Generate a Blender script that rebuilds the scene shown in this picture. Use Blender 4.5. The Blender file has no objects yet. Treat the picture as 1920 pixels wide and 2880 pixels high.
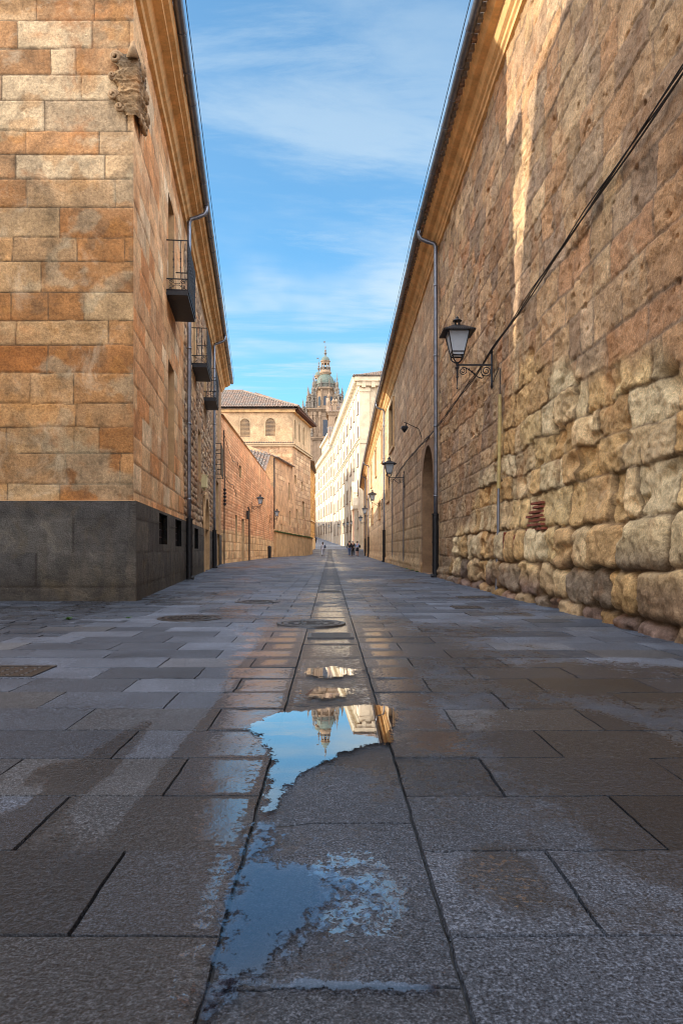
import bpy, math, random
import numpy as np
from mathutils import Vector, Matrix

S = bpy.context.scene
COL = S.collection
R = math.radians

# ------------------------------------------------------------------ camera, sky, sun, exposure
cam_d = bpy.data.cameras.new("camera")
cam = bpy.data.objects.new("camera", cam_d)
COL.objects.link(cam)
cam.location = (0, 0, 0.8)
cam.rotation_euler = (R(90), 0, 0)
cam_d.sensor_fit = 'HORIZONTAL'
cam_d.sensor_width = 36
cam_d.lens = 36 * 1959 / 1920
cam_d.shift_x = 33 / 1920
cam_d.shift_y = 105 / 1920
cam_d.clip_start = 0.05
cam_d.clip_end = 6000
S.camera = cam

SUN_DIR = Vector((1.0, 0.145, -0.404)).normalized()      # the way the light travels
SUN_EL = math.asin(-SUN_DIR.z)
SUN_ROT = math.atan2(-SUN_DIR.x, -SUN_DIR.y)

S.view_settings.view_transform = 'Standard'
S.view_settings.look = 'None'
S.view_settings.gamma = 1
S.view_settings.exposure = 0.45
S.cycles.max_bounces = 6
S.cycles.diffuse_bounces = 4
S.cycles.sample_clamp_indirect = 6
S.cycles.filter_width = 1.1

W = bpy.data.worlds.new("World")
S.world = W
W.use_nodes = True
wt = W.node_tree
wt.nodes.clear()


def nd(t, kind, **kw):
    n = t.nodes.new(kind)
    for k, v in kw.items():
        if k.startswith('i_'):
            n.inputs[k[2:].replace('_', ' ')].default_value = v
        else:
            setattr(n, k, v)
    return n


def mth(t, op, a, b=None, c=None, clamp=False):
    n = t.nodes.new('ShaderNodeMath')
    n.operation = op
    n.use_clamp = clamp
    for i, v in enumerate((a, b, c)):
        if v is None:
            continue
        if isinstance(v, (int, float)):
            n.inputs[i].default_value = v
        else:
            t.links.new(v, n.inputs[i])
    return n.outputs[0]


def mixc(t, f, a, b, mode='MIX'):
    n = t.nodes.new('ShaderNodeMix')
    n.data_type = 'RGBA'
    n.blend_type = mode
    for sock, v in ((n.inputs[0], f), (n.inputs[6], a), (n.inputs[7], b)):
        if isinstance(v, (int, float)):
            sock.default_value = v
        elif isinstance(v, (tuple, list)):
            sock.default_value = (*v[:3], 1)
        else:
            t.links.new(v, sock)
    return n.outputs[2]


def mixf(t, f, a, b):
    n = t.nodes.new('ShaderNodeMix')
    n.data_type = 'FLOAT'
    for sock, v in ((n.inputs[0], f), (n.inputs[2], a), (n.inputs[3], b)):
        if isinstance(v, (int, float)):
            sock.default_value = v
        else:
            t.links.new(v, sock)
    return n.outputs[0]


def mapr(t, v, a, b, c=0.0, d=1.0, smooth=True):
    n = t.nodes.new('ShaderNodeMapRange')
    n.interpolation_type = 'SMOOTHSTEP' if smooth else 'LINEAR'
    t.links.new(v, n.inputs[0])
    for i, x in zip((1, 2, 3, 4), (a, b, c, d)):
        n.inputs[i].default_value = x
    return n.outputs[0]


def noise(t, vec, scale, detail=4, rough=0.55, dist=0.0):
    n = t.nodes.new('ShaderNodeTexNoise')
    n.inputs['Scale'].default_value = scale
    n.inputs['Detail'].default_value = detail
    n.inputs['Roughness'].default_value = rough
    n.inputs['Distortion'].default_value = dist
    if vec is not None:
        t.links.new(vec, n.inputs['Vector'])
    return n.outputs['Fac']


def mapping(t, vec, loc=(0, 0, 0), rot=(0, 0, 0), scale=(1, 1, 1)):
    n = t.nodes.new('ShaderNodeMapping')
    n.inputs['Location'].default_value = loc
    n.inputs['Rotation'].default_value = rot
    n.inputs['Scale'].default_value = scale
    t.links.new(vec, n.inputs['Vector'])
    return n.outputs[0]


# sky: clear blue ahead with thin cirrus, unseen fill glow added overhead and behind the viewer to light the walls
SKY_TINT = (0.56, 0.92, 1.0)
SKY_GAIN = 2.7
CIRRUS = (6.6, 7.9, 8.6)
FILL_GLOW = (32.0, 34.5, 39.5)
sky = nd(wt, 'ShaderNodeTexSky', sky_type='NISHITA', sun_disc=False, sun_elevation=SUN_EL, sun_rotation=SUN_ROT,
         air_density=1.0, dust_density=0.6, ozone_density=2.0)
tc = nd(wt, 'ShaderNodeTexCoord')
sep = nd(wt, 'ShaderNodeSeparateXYZ')
wt.links.new(tc.outputs['Generated'], sep.inputs[0])
dx, dy, dz = sep.outputs
den = mth(wt, 'ADD', mth(wt, 'MAXIMUM', dz, 0.0), 0.10)
comb = nd(wt, 'ShaderNodeCombineXYZ')
wt.links.new(mth(wt, 'DIVIDE', dx, den), comb.inputs[0])
wt.links.new(mth(wt, 'DIVIDE', dy, den), comb.inputs[1])
pl = comb.outputs[0]
n1 = noise(wt, mapping(wt, pl, rot=(0, 0, R(14)), scale=(0.42, 1.5, 1)), 1.0, 9, 0.62, 0.5)
n2 = noise(wt, mapping(wt, pl, loc=(3.1, 1.7, 0), rot=(0, 0, R(-10)), scale=(0.6, 0.9, 1)), 0.75, 5, 0.6, 0.3)
n3 = noise(wt, mapping(wt, pl, loc=(7.7, 2.3, 0), rot=(0, 0, R(32)), scale=(0.30, 1.15, 1)), 1.7, 10, 0.66, 0.9)
streak = mth(wt, 'MULTIPLY', mapr(wt, n1, 0.45, 0.60), mapr(wt, n2, 0.36, 0.56))
streak2 = mth(wt, 'MULTIPLY', mapr(wt, n3, 0.49, 0.66), 0.8)
veil = mth(wt, 'MULTIPLY', mapr(wt, n2, 0.30, 0.70), 0.10)
low = mapr(wt, dz, 0.60, 0.16, 0.40, 1.0)
wisp = mth(wt, 'ADD', mth(wt, 'MULTIPLY', mth(wt, 'MAXIMUM', streak, streak2), low), veil, clamp=True)
base = mixc(wt, 1.0, sky.outputs[0], tuple(c * SKY_GAIN for c in SKY_TINT), 'MULTIPLY')
ahead = mixc(wt, mth(wt, 'MULTIPLY', wisp, 0.9), base, CIRRUS)
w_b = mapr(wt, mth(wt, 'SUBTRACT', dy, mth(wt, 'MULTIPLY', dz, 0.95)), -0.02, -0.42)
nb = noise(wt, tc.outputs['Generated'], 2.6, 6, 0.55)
fill_glow = mixc(wt, mapr(wt, nb, 0.35, 0.65), tuple(c * 0.75 for c in FILL_GLOW), FILL_GLOW)
full = mixc(wt, w_b, ahead, fill_glow)
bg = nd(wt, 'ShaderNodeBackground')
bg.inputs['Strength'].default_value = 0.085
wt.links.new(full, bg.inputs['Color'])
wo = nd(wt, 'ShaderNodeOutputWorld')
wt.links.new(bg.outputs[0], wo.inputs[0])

sun_d = bpy.data.lights.new("sun", 'SUN')
sun_d.energy = 5.0
sun_d.angle = R(0.55)
sun_d.color = (1.0, 0.92, 0.79)
sun = bpy.data.objects.new("sun", sun_d)
COL.objects.link(sun)
sun.rotation_euler = SUN_DIR.to_track_quat('-Z', 'Y').to_euler()
sun.location = (-60, -10, 40)

# ------------------------------------------------------------------ small maths
rng = np.random.default_rng(7)
random.seed(7)
_TAB = [np.random.default_rng(100 + i).random((256, 256)) for i in range(6)]


def vnoise(x, y, k=0):
    T = _TAB[k % 6]
    xi = np.floor(x).astype(int)
    yi = np.floor(y).astype(int)
    fx = x - xi
    fy = y - yi
    fx = fx * fx * (3 - 2 * fx)
    fy = fy * fy * (3 - 2 * fy)
    a = T[xi & 255, yi & 255]
    b = T[(xi + 1) & 255, yi & 255]
    c = T[xi & 255, (yi + 1) & 255]
    d = T[(xi + 1) & 255, (yi + 1) & 255]
    return (a * (1 - fx) + b * fx) * (1 - fy) + (c * (1 - fx) + d * fx) * fy


def fbm(x, y, o=4, k=0):
    s = 0
    a = 0.5
    t = 0
    for i in range(o):
        s = s + a * vnoise(x + 17.3 * i, y + 9.1 * i, k + i)
        t += a
        a *= 0.5
        x = x * 2.03
        y = y * 2.03
    return s / t - 0.5


def sstep(a, b, x):
    t = np.clip((x - a) / (b - a), 0, 1)
    return t * t * (3 - 2 * t)


def lin(r, g=None, b=None):
    if g is None:
        r, g, b = r
    f = lambda c: (c / 255 / 12.92) if c / 255 <= 0.04045 else ((c / 255 + 0.055) / 1.055) ** 2.4
    return (f(r), f(g), f(b))


def gz(y):                       # the street climbs beyond the convent
    return float(np.interp(y, [-50, 88, 100, 114, 147, 178, 240, 400], [0, 0, 0.45, 0.9, 1.5, 2.4, 5.3, 13]))


# ------------------------------------------------------------------ materials
MATS = {}


def newmat(name):
    m = bpy.data.materials.new(name)
    m.use_nodes = True
    t = m.node_tree
    p = t.nodes['Principled BSDF']
    MATS[name] = m
    return m, t, p


def add_bump(t, p, h, strength, dist):
    b = nd(t, 'ShaderNodeBump')
    b.inputs['Distance'].default_value = dist
    if isinstance(strength, (int, float)):
        b.inputs['Strength'].default_value = strength
    else:
        t.links.new(strength, b.inputs['Strength'])
    t.links.new(h, b.inputs['Height'])
    t.links.new(b.outputs[0], p.inputs['Normal'])
    return b


def stone_mat(name, stain=(0.42, 0.16, 0.03), stain_amt=0.35, dark_amt=0.35, bump=0.5, scale=1.0, rough=0.85, tint=(1, 1, 1), pale_amt=0.25):
    """stone whose block colours come from the mesh, with speckle, stains and pits"""
    m, t, p = newmat(name)
    at = nd(t, 'ShaderNodeAttribute', attribute_name='Col')
    co = nd(t, 'ShaderNodeTexCoord').outputs['Object']
    a = noise(t, co, 2.2 * scale, 7, 0.62, 0.4)
    f = noise(t, co, 28 * scale, 6, 0.7)
    g = noise(t, mapping(t, co, loc=(7, 3, 1)), 0.9 * scale, 6, 0.65, 0.8)
    c = at.outputs['Color']
    ff = noise(t, co, 95 * scale, 3, 0.6)
    v = mth(t, 'MULTIPLY', mapr(t, a, 0.34, 0.66, 0.68, 1.26, False), mapr(t, f, 0.36, 0.64, 0.72, 1.24, False))
    v = mth(t, 'MULTIPLY', v, mapr(t, ff, 0.36, 0.64, 0.84, 1.15, False))
    vc = nd(t, 'ShaderNodeCombineXYZ')
    for i in range(3):
        t.links.new(mth(t, 'MULTIPLY', v, tint[i]), vc.inputs[i])
    c = mixc(t, 1.0, c, vc.outputs[0], 'MULTIPLY')
    c = mixc(t, mth(t, 'MULTIPLY', mapr(t, g, 0.52, 0.72), stain_amt), c, stain)
    d = noise(t, mapping(t, co, loc=(1, 9, 4)), 1.7 * scale, 8, 0.7, 0.6)
    c = mixc(t, mth(t, 'MULTIPLY', mapr(t, d, 0.56, 0.78), dark_amt), c, (0.07, 0.055, 0.045))
    lp = noise(t, mapping(t, co, loc=(3, 5, 8)), 1.25 * scale, 9, 0.72, 0.7)
    c = mixc(t, mth(t, 'MULTIPLY', mapr(t, lp, 0.54, 0.70), pale_amt), c, lin(206, 184, 150))
    pit = noise(t, co, 16 * scale, 3, 0.6, 0.5)
    c = mixc(t, mth(t, 'MULTIPLY', mapr(t, pit, 0.68, 0.78), 0.5), c, (0.09, 0.06, 0.04))
    t.links.new(c, p.inputs['Base Color'])
    p.inputs['Roughness'].default_value = rough
    p.inputs['Specular IOR Level'].default_value = 0.25
    h = mth(t, 'ADD', mth(t, 'MULTIPLY', f, 0.6), mth(t, 'SUBTRACT', a, mth(t, 'MULTIPLY', mapr(t, pit, 0.64, 0.8), 0.5)))
    add_bump(t, p, h, bump, 0.05)
    return m


def plain_mat(name, color, rough=0.7, var=0.25, scale=6, metal=0.0, bump=0.15, spec=0.4, dist=0.01):
    m, t, p = newmat(name)
    co = nd(t, 'ShaderNodeTexCoord').outputs['Object']
    n = noise(t, co, scale, 6, 0.6, 0.3)
    n2_ = noise(t, co, scale * 7, 4, 0.6)
    v = mth(t, 'ADD', mth(t, 'MULTIPLY', n, 0.7), mth(t, 'MULTIPLY', n2_, 0.3))
    lo = tuple(c * (1 - var) for c in color)
    hi = tuple(min(1, c * (1 + var)) for c in color)
    t.links.new(mixc(t, mapr(t, v, 0.3, 0.7), lo, hi), p.inputs['Base Color'])
    p.inputs['Roughness'].default_value = rough
    p.inputs['Metallic'].default_value = metal
    p.inputs['Specular IOR Level'].default_value = spec
    if bump:
        add_bump(t, p, v, bump, dist)
    return m


M_ASH = stone_mat('ashlar sandstone', stain=lin(170, 102, 44), stain_amt=0.55, dark_amt=0.42, bump=0.5, pale_amt=0.4)
M_RUB = stone_mat('rough sandstone', stain=lin(164, 100, 38), stain_amt=0.42, dark_amt=0.30, bump=0.85, scale=1.3, pale_amt=0.42)
M_GRA = stone_mat('granite plinth', stain=lin(96, 80, 50), stain_amt=0.35, dark_amt=0.85, bump=1.0, scale=1.7, rough=0.75, tint=(0.56, 0.515, 0.48), pale_amt=0.10)
M_BRK = stone_mat('old brick', stain=lin(222, 150, 90), stain_amt=0.30, dark_amt=0.12, bump=0.3, scale=0.5)
M_CHU = stone_mat('convent stone', stain=lin(200, 140, 80), stain_amt=0.25, dark_amt=0.22, bump=0.25, scale=0.45)
M_PLA = plain_mat('pale plaster', lin(192, 160, 120), 0.9, 0.16, 0.7, bump=0.1)
M_ORA = stone_mat('golden stone', stain=lin(200, 130, 40), stain_amt=0.4, dark_amt=0.10, bump=0.25, scale=0.45)
M_FAC = plain_mat('cream limestone', lin(208, 190, 164), 0.85, 0.14, 0.8, bump=0.15)
M_FAC2 = plain_mat('cream limestone trim', lin(212, 196, 168), 0.85, 0.14, 1.2, bump=0.15)
M_COR = plain_mat('cornice stone', lin(222, 176, 118), 0.85, 0.28, 2.2, bump=0.5, dist=0.02)
M_JAMB = plain_mat('jamb stone', lin(190, 152, 108), 0.85, 0.2, 3, bump=0.3)
M_TOW = plain_mat('tower stone', lin(138, 112, 86), 0.85, 0.25, 0.55, bump=0.3, dist=0.1)
M_TOWD = plain_mat('tower stone weathered', lin(108, 95, 80), 0.85, 0.3, 0.8, bump=0.3, dist=0.1)
M_DOME = plain_mat('dome tiles green', lin(92, 98, 84), 0.7, 0.22, 1.2, bump=0.1)
M_IRON = plain_mat('black iron', (0.014, 0.013, 0.014), 0.5, 0.3, 12, metal=0.2, bump=0.2)
M_ZINC = plain_mat('zinc grey', (0.20, 0.21, 0.24), 0.38, 0.25, 5, metal=0.75, bump=0.1)
M_CABLE = plain_mat('black cable', (0.012, 0.012, 0.013), 0.55, 0.2, 10, bump=0)
M_PANE = plain_mat('dark glass', (0.02, 0.022, 0.028), 0.15, 0.4, 2, bump=0)
M_DARK = plain_mat('dark timber', (0.035, 0.024, 0.016), 0.7, 0.3, 4)
M_RED = plain_mat('red door paint', lin(178, 72, 36), 0.6, 0.2, 2)
M_WOOD = plain_mat('eave timber', lin(92, 54, 32), 0.8, 0.3, 2)
M_CREAM = plain_mat('cream box paint', lin(206, 190, 140), 0.5, 0.1, 3, bump=0)
M_POLE = plain_mat('ochre conduit paint', lin(170, 150, 96), 0.55, 0.3, 8)
M_BRICK1 = plain_mat('red clay brick', lin(126, 66, 46), 0.9, 0.3, 14, bump=0.4)
M_MOSS = plain_mat('moss', (0.05, 0.075, 0.02), 0.95, 0.4, 8, bump=0.6)
M_LEAF = plain_mat('weed green', (0.045, 0.11, 0.018), 0.7, 0.4, 20, bump=0)
M_CAST = plain_mat('cast iron cover', (0.045, 0.040, 0.038), 0.38, 0.35, 18, metal=0.5, bump=0.5)
M_SKIN = plain_mat('skin', lin(190, 140, 112), 0.6, 0.08, 8, bump=0)
M_HAIRB = plain_mat('brown hair', (0.05, 0.028, 0.015), 0.6, 0.3, 30, bump=0.2)
M_HAIRG = plain_mat('grey hair', (0.25, 0.24, 0.23), 0.6, 0.2, 30, bump=0.2)
M_BLACKC = plain_mat('black cloth', (0.012, 0.012, 0.015), 0.9, 0.3, 12, bump=0.2)
M_NAVY = plain_mat('navy cloth', (0.025, 0.035, 0.07), 0.9, 0.3, 12, bump=0.2)
M_PALEC = plain_mat('pale grey cloth', (0.40, 0.40, 0.44), 0.9, 0.2, 12, bump=0.2)
M_BLUEC = plain_mat('light blue cloth', (0.22, 0.32, 0.52), 0.9, 0.2, 12, bump=0.2)
M_JEAN = plain_mat('blue jeans', (0.05, 0.08, 0.16), 0.9, 0.2, 12, bump=0.2)
M_LTGT = plain_mat('frosted lamp glass', (0.50, 0.56, 0.62), 0.25, 0.08, 3, bump=0)
M_LTGT.node_tree.nodes['Principled BSDF'].inputs['Transmission Weight'].default_value = 0.35


def tile_mat():
    m, t, p = newmat('roof tiles')
    co = nd(t, 'ShaderNodeTexCoord').outputs['Object']
    a = noise(t, co, 1.1, 7, 0.65, 0.5)
    b = noise(t, co, 5.0, 5, 0.6)
    c = mixc(t, mapr(t, b, 0.35, 0.65), lin(96, 70, 54), lin(160, 128, 102))
    c = mixc(t, mapr(t, a, 0.42, 0.60, 0, 0.85), c, lin(112, 104, 92))
    t.links.new(c, p.inputs['Base Color'])
    p.inputs['Roughness'].default_value = 0.9
    return m


M_TILE = tile_mat()
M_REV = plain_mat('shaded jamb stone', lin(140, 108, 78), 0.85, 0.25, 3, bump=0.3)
M_WIN = plain_mat('shade-dark window stone', lin(122, 96, 72), 0.85, 0.2, 2, bump=0.2)  # dark tone carries the shade of the unlit window recesses
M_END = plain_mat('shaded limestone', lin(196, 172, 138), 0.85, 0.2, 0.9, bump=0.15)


def ground_mat():
    m, t, p = newmat('granite paving')
    at = nd(t, 'ShaderNodeAttribute', attribute_name='Col')
    sp = nd(t, 'ShaderNodeSeparateColor')
    t.links.new(at.outputs['Color'], sp.inputs[0])
    tone, wet, warm = sp.outputs
    co = nd(t, 'ShaderNodeTexCoord').outputs['Object']
    g1 = noise(t, co, 160, 3, 0.65)
    g2 = noise(t, co, 55, 4, 0.65)
    br = noise(t, co, 7, 9, 0.72, 0.5)
    fine = noise(t, co, 46, 5, 0.7, 0.3)
    big = noise(t, co, 1.6, 6, 0.6, 0.4)
    wetn = mth(t, 'ADD', wet, mth(t, 'ADD', mth(t, 'MULTIPLY', mth(t, 'SUBTRACT', br, 0.5), 1.15), mth(t, 'MULTIPLY', mth(t, 'SUBTRACT', fine, 0.5), 0.7)))
    wetm = mapr(t, wetn, 0.34, 0.66)
    fz = at.outputs['Alpha']
    film = mth(t, 'MULTIPLY', mapr(t, mth(t, 'ADD', mth(t, 'ADD', mth(t, 'MULTIPLY', fine, 0.8), mth(t, 'MULTIPLY', br, 0.3)), mth(t, 'MULTIPLY', fz, 0.36)), 0.79, 0.84), mapr(t, wetn, 0.2, 0.45))
    gm = mth(t, 'ADD', mth(t, 'MULTIPLY', g1, 0.7), mth(t, 'MULTIPLY', g2, 0.3))
    speck = mth(t, 'ADD', mapr(t, gm, 0.38, 0.54, 0.15, 0.95, False), mapr(t, gm, 0.54, 0.60, 0.0, 1.0, False))
    k = mth(t, 'MULTIPLY', mth(t, 'MULTIPLY', tone, speck), mapr(t, big, 0.3, 0.7, 0.75, 1.25, False))
    cw = mixc(t, warm, (0.84, 0.97, 1.22), (1.0, 0.98, 0.98))
    sc = nd(t, 'ShaderNodeVectorMath', operation='SCALE')
    t.links.new(cw, sc.inputs[0])
    t.links.new(k, sc.inputs['Scale'])
    c = mixc(t, mth(t, 'MULTIPLY', wetm, 0.62), sc.outputs[0], (0.010, 0.009, 0.0085))
    t.links.new(c, p.inputs['Base Color'])
    r = mixf(t, wetm, mapr(t, g2, 0.3, 0.7, 0.46, 0.64, False), 0.20)
    r = mixf(t, film, r, 0.11)
    t.links.new(r, p.inputs['Roughness'])
    t.links.new(mixf(t, film, mixf(t, wetm, 1.5, 1.36), 3.0), p.inputs['IOR'])
    t.links.new(mixf(t, film, mixf(t, wetm, 0.17, 0.45), 0.7), p.inputs['Specular IOR Level'])
    h = mth(t, 'ADD', mth(t, 'MULTIPLY', g2, 1.0), mth(t, 'ADD', mth(t, 'MULTIPLY', fine, 0.9), mth(t, 'MULTIPLY', g1, 0.35)))
    st = mixf(t, film, mixf(t, wetm, 0.22, 0.45), 0.07)
    add_bump(t, p, h, st, 0.014)
    return m


M_GROUND = ground_mat()
M_SUB = plain_mat('wet joint earth', (0.016, 0.015, 0.014), 0.6, 0.4, 20, bump=0.3)


def water_mat(name, gain, ior, rough, body, edge):
    m, t, p = newmat(name)
    t.nodes.remove(p)
    out = t.nodes['Material Output']
    gl = nd(t, 'ShaderNodeBsdfGlossy')
    gl.inputs['Roughness'].default_value = rough
    gl.inputs['Color'].default_value = (1, 1, 1, 1) if edge < 2.8 else (0.92, 0.86, 0.92, 1)
    tr = nd(t, 'ShaderNodeBsdfTransparent')
    tr.inputs['Color'].default_value = body
    fr = nd(t, 'ShaderNodeFresnel')
    fr.inputs['IOR'].default_value = ior
    co = nd(t, 'ShaderNodeTexCoord').outputs['Object']
    bp = nd(t, 'ShaderNodeBump')
    bp.inputs['Strength'].default_value = 0.03
    bp.inputs['Distance'].default_value = 0.004
    t.links.new(noise(t, co, 9, 2, 0.5), bp.inputs['Height'])
    t.links.new(bp.outputs[0], gl.inputs['Normal'])
    at = nd(t, 'ShaderNodeAttribute', attribute_name='Col')
    sp = nd(t, 'ShaderNodeSeparateColor')
    t.links.new(at.outputs['Color'], sp.inputs[0])
    gr = mth(t, 'ADD', mth(t, 'MULTIPLY', noise(t, mapping(t, co, scale=(1, 0.55, 1)), 26, 7, 0.7, 0.4), 0.7), mth(t, 'MULTIPLY', noise(t, co, 90, 4, 0.65), 0.3))
    cover = mapr(t, mth(t, 'ADD', sp.outputs[0], mth(t, 'MULTIPLY', mth(t, 'SUBTRACT', gr, 0.5), edge)), 0.44 if edge < 2.8 else 0.36, 0.56 if edge < 2.8 else 0.68)
    mx = nd(t, 'ShaderNodeMixShader')
    f = mth(t, 'MULTIPLY', mth(t, 'ADD', mth(t, 'MULTIPLY', fr.outputs[0], gain), 0.02, clamp=True), cover)
    t.links.new(f, mx.inputs[0])
    body_c = mixc(t, cover, (1, 1, 1), body[:3])
    t.links.new(body_c, tr.inputs['Color'])
    t.links.new(tr.outputs[0], mx.inputs[1])
    t.links.new(gl.outputs[0], mx.inputs[2])
    t.links.new(mx.outputs[0], out.inputs['Surface'])
    return m


M_WATER = water_mat('puddle water', 1.7, 1.8, 0.008, (0.75, 0.75, 0.78, 1), 2.4)
M_FILM = water_mat('thin water film', 1.15, 1.95, 0.08, (0.72, 0.72, 0.78, 1), 4.0)


# ------------------------------------------------------------------ object helpers
LOCS = {}


def thing(name, label, cat, loc=(0, 0, 0), rz=0.0, group=None, local=False):
    o = bpy.data.objects.new(name, None)
    o.empty_display_size = 0.3
    COL.objects.link(o)
    o.location = loc
    o.rotation_euler = (0, 0, rz)
    o['label'] = label
    o['category'] = cat
    if group:
        o['group'] = group
    LOCS[o.name] = (Vector(loc), local)
    return o


def attach(o, parent):
    """parent o (built in world coordinates, or in the thing's own for local things)"""
    if parent is None:
        return
    o.parent = parent
    top = parent
    while top.parent is not None:
        top = top.parent
    loc, local = LOCS.get(top.name, (Vector((0, 0, 0)), True))
    if parent is top and not local:
        o.matrix_parent_inverse = Matrix.Translation(-loc)


def tag(o, label=None, cat=None, group=None, kind=None):
    for k, v in (('label', label), ('category', cat), ('group', group), ('kind', kind)):
        if v:
            o[k] = v
    return o


def mesh_np(name, V, F, mat, parent=None, col=None, smooth=False, mats=None, midx=None):
    me = bpy.data.meshes.new(name)
    V = np.asarray(V, dtype=np.float32)
    if isinstance(F, np.ndarray):
        n, k = F.shape
        me.vertices.add(len(V))
        me.vertices.foreach_set('co', V.ravel())
        me.loops.add(n * k)
        me.loops.foreach_set('vertex_index', F.astype(np.int32).ravel())
        me.polygons.add(n)
        me.polygons.foreach_set('loop_start', np.arange(0, n * k, k, dtype=np.int32))
        me.polygons.foreach_set('loop_total', np.full(n, k, dtype=np.int32))
        me.update(calc_edges=True)
    else:
        me.from_pydata([tuple(v) for v in V.tolist()], [], F)
    for mm in (mats or [mat]):
        me.materials.append(mm)
    if midx is not None:
        me.polygons.foreach_set('material_index', np.asarray(midx, dtype=np.int32))
    if col is not None:
        ca = me.color_attributes.new('Col', 'FLOAT_COLOR', 'POINT')
        c4 = np.ones((len(V), 4), dtype=np.float32)
        c4[:, :np.shape(col)[1]] = col
        ca.data.foreach_set('color', c4.ravel())
    me.polygons.foreach_set('use_smooth', np.full(len(me.polygons), bool(smooth)))
    me.update()
    me.validate()
    o = bpy.data.objects.new(name, me)
    COL.objects.link(o)
    attach(o, parent)
    return o


class MB:
    def __init__(self):
        self.v = []
        self.f = []

    def add(self, vs, fs):
        b = len(self.v)
        self.v += [tuple(p) for p in vs]
        self.f += [tuple(i + b for i in f) for f in fs]
        return self

    def box(self, c, s, rz=0.0, taper=1.0):
        x, y, z = (q / 2 for q in s)
        cs, sn = math.cos(rz), math.sin(rz)
        vs = []
        for sz in (-1, 1):
            k = taper if sz > 0 else 1
            for sx, sy in ((-1, -1), (1, -1), (1, 1), (-1, 1)):
                px, py = sx * x * k, sy * y * k
                vs.append((c[0] + px * cs - py * sn, c[1] + px * sn + py * cs, c[2] + sz * z))
        return self.add(vs, [(3, 2, 1, 0), (4, 5, 6, 7), (0, 1, 5, 4), (1, 2, 6, 5), (2, 3, 7, 6), (3, 0, 4, 7)])

    def span(self, a, b):
        return self.box([(p + q) / 2 for p, q in zip(a, b)], [abs(q - p) for p, q in zip(a, b)])

    def prism(self, poly, z0, z1):
        n = len(poly)
        vs = [(x, y, z0) for x, y in poly] + [(x, y, z1) for x, y in poly]
        fs = [tuple(range(n - 1, -1, -1)), tuple(range(n, 2 * n))] + [(i, (i + 1) % n, n + (i + 1) % n, n + i) for i in range(n)]
        return self.add(vs, fs)

    def tube(self, path, r, n=8, cap=True):
        P = [Vector(p) for p in path]
        rs = r if isinstance(r, (list, tuple)) else [r] * len(P)
        up = Vector((0, 0, 1))
        d0 = (P[1] - P[0]).normalized()
        if abs(d0.dot(up)) > 0.95:
            up = Vector((1, 0, 0))
        u = d0.cross(up).normalized()
        vs, fs = [], []
        for i, p in enumerate(P):
            d = (P[min(i + 1, len(P) - 1)] - P[max(i - 1, 0)]).normalized()
            u = (u - d * u.dot(d)).normalized()
            w = d.cross(u)
            for k in range(n):
                a = 2 * math.pi * k / n
                vs.append(p + (u * math.cos(a) + w * math.sin(a)) * rs[i])
        for i in range(len(P) - 1):
            for k in range(n):
                a, b = i * n + k, i * n + (k + 1) % n
                fs.append((a, b, b + n, a + n))
        if cap:
            fs += [tuple(range(n - 1, -1, -1)), tuple(range((len(P) - 1) * n, len(P) * n))]
        return self.add(vs, fs)

    def lathe(self, prof, c=(0, 0, 0), n=16, rot=0.0, sx=1.0, sy=1.0):
        vs, fs = [], []
        for r, z in prof:
            for k in range(n):
                a = rot + 2 * math.pi * k / n
                vs.append((c[0] + r * math.cos(a) * sx, c[1] + r * math.sin(a) * sy, c[2] + z))
        for i in range(len(prof) - 1):
            for k in range(n):
                a, b = i * n + k, i * n + (k + 1) % n
                fs.append((a, b, b + n, a + n))
        fs.append(tuple(range(n - 1, -1, -1)))
        fs.append(tuple(range((len(prof) - 1) * n, len(prof) * n)))
        return self.add(vs, fs)

    def build(self, name, mat, parent=None, smooth=False):
        o = mesh_np(name, np.array(self.v), self.f, mat, parent)
        if smooth:
            o.data.polygons.foreach_set('use_smooth', np.ones(len(o.data.polygons), dtype=bool))
        return o


def copy_tree(o, parent=None):
    c = o.copy()
    COL.objects.link(c)
    if parent is not None:
        c.parent = parent
        c.matrix_parent_inverse = o.matrix_parent_inverse.copy()
    for ch in [q for q in bpy.data.objects if q.parent == o]:
        copy_tree(ch, c)
    return c


# ------------------------------------------------------------------ masonry
class Blocks:
    """courses of blocks: answers which block a point lies in and how far its edges are"""

    def __init__(self, s0, s1, z0, z1, hr, lr, seed):
        g = np.random.default_rng(seed)
        self.z = [z0 - 0.3]
        while self.z[-1] < z1 + 0.3:
            self.z.append(self.z[-1] + g.uniform(*hr))
        self.z = np.array(self.z)
        self.rows = []
        self.rnd = []
        for i in range(len(self.z) - 1):
            e = [s0 - 2 - g.uniform(0, lr[1])]
            while e[-1] < s1 + 2:
                e.append(e[-1] + g.uniform(*lr) * (0.55 if g.random() < 0.18 else 1))
            self.rows.append(np.array(e))
            self.rnd.append(g.random((len(e), 4)))

    def at(self, s, z):
        r = np.clip(np.searchsorted(self.z, z, side='right') - 1, 0, len(self.rows) - 1)
        qx = np.zeros_like(s)
        rnd = np.zeros(s.shape + (4,))
        for i in np.unique(r):
            m = r == i
            e = self.rows[i]
            k = np.clip(np.searchsorted(e, s[m], side='right') - 1, 0, len(e) - 2)
            qx[m] = np.minimum(s[m] - e[k], e[k + 1] - s[m])
            rnd[m] = self.rnd[i][k]
        qz = np.minimum(z - self.z[r], self.z[r + 1] - z)
        return qx, qz, rnd


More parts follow.
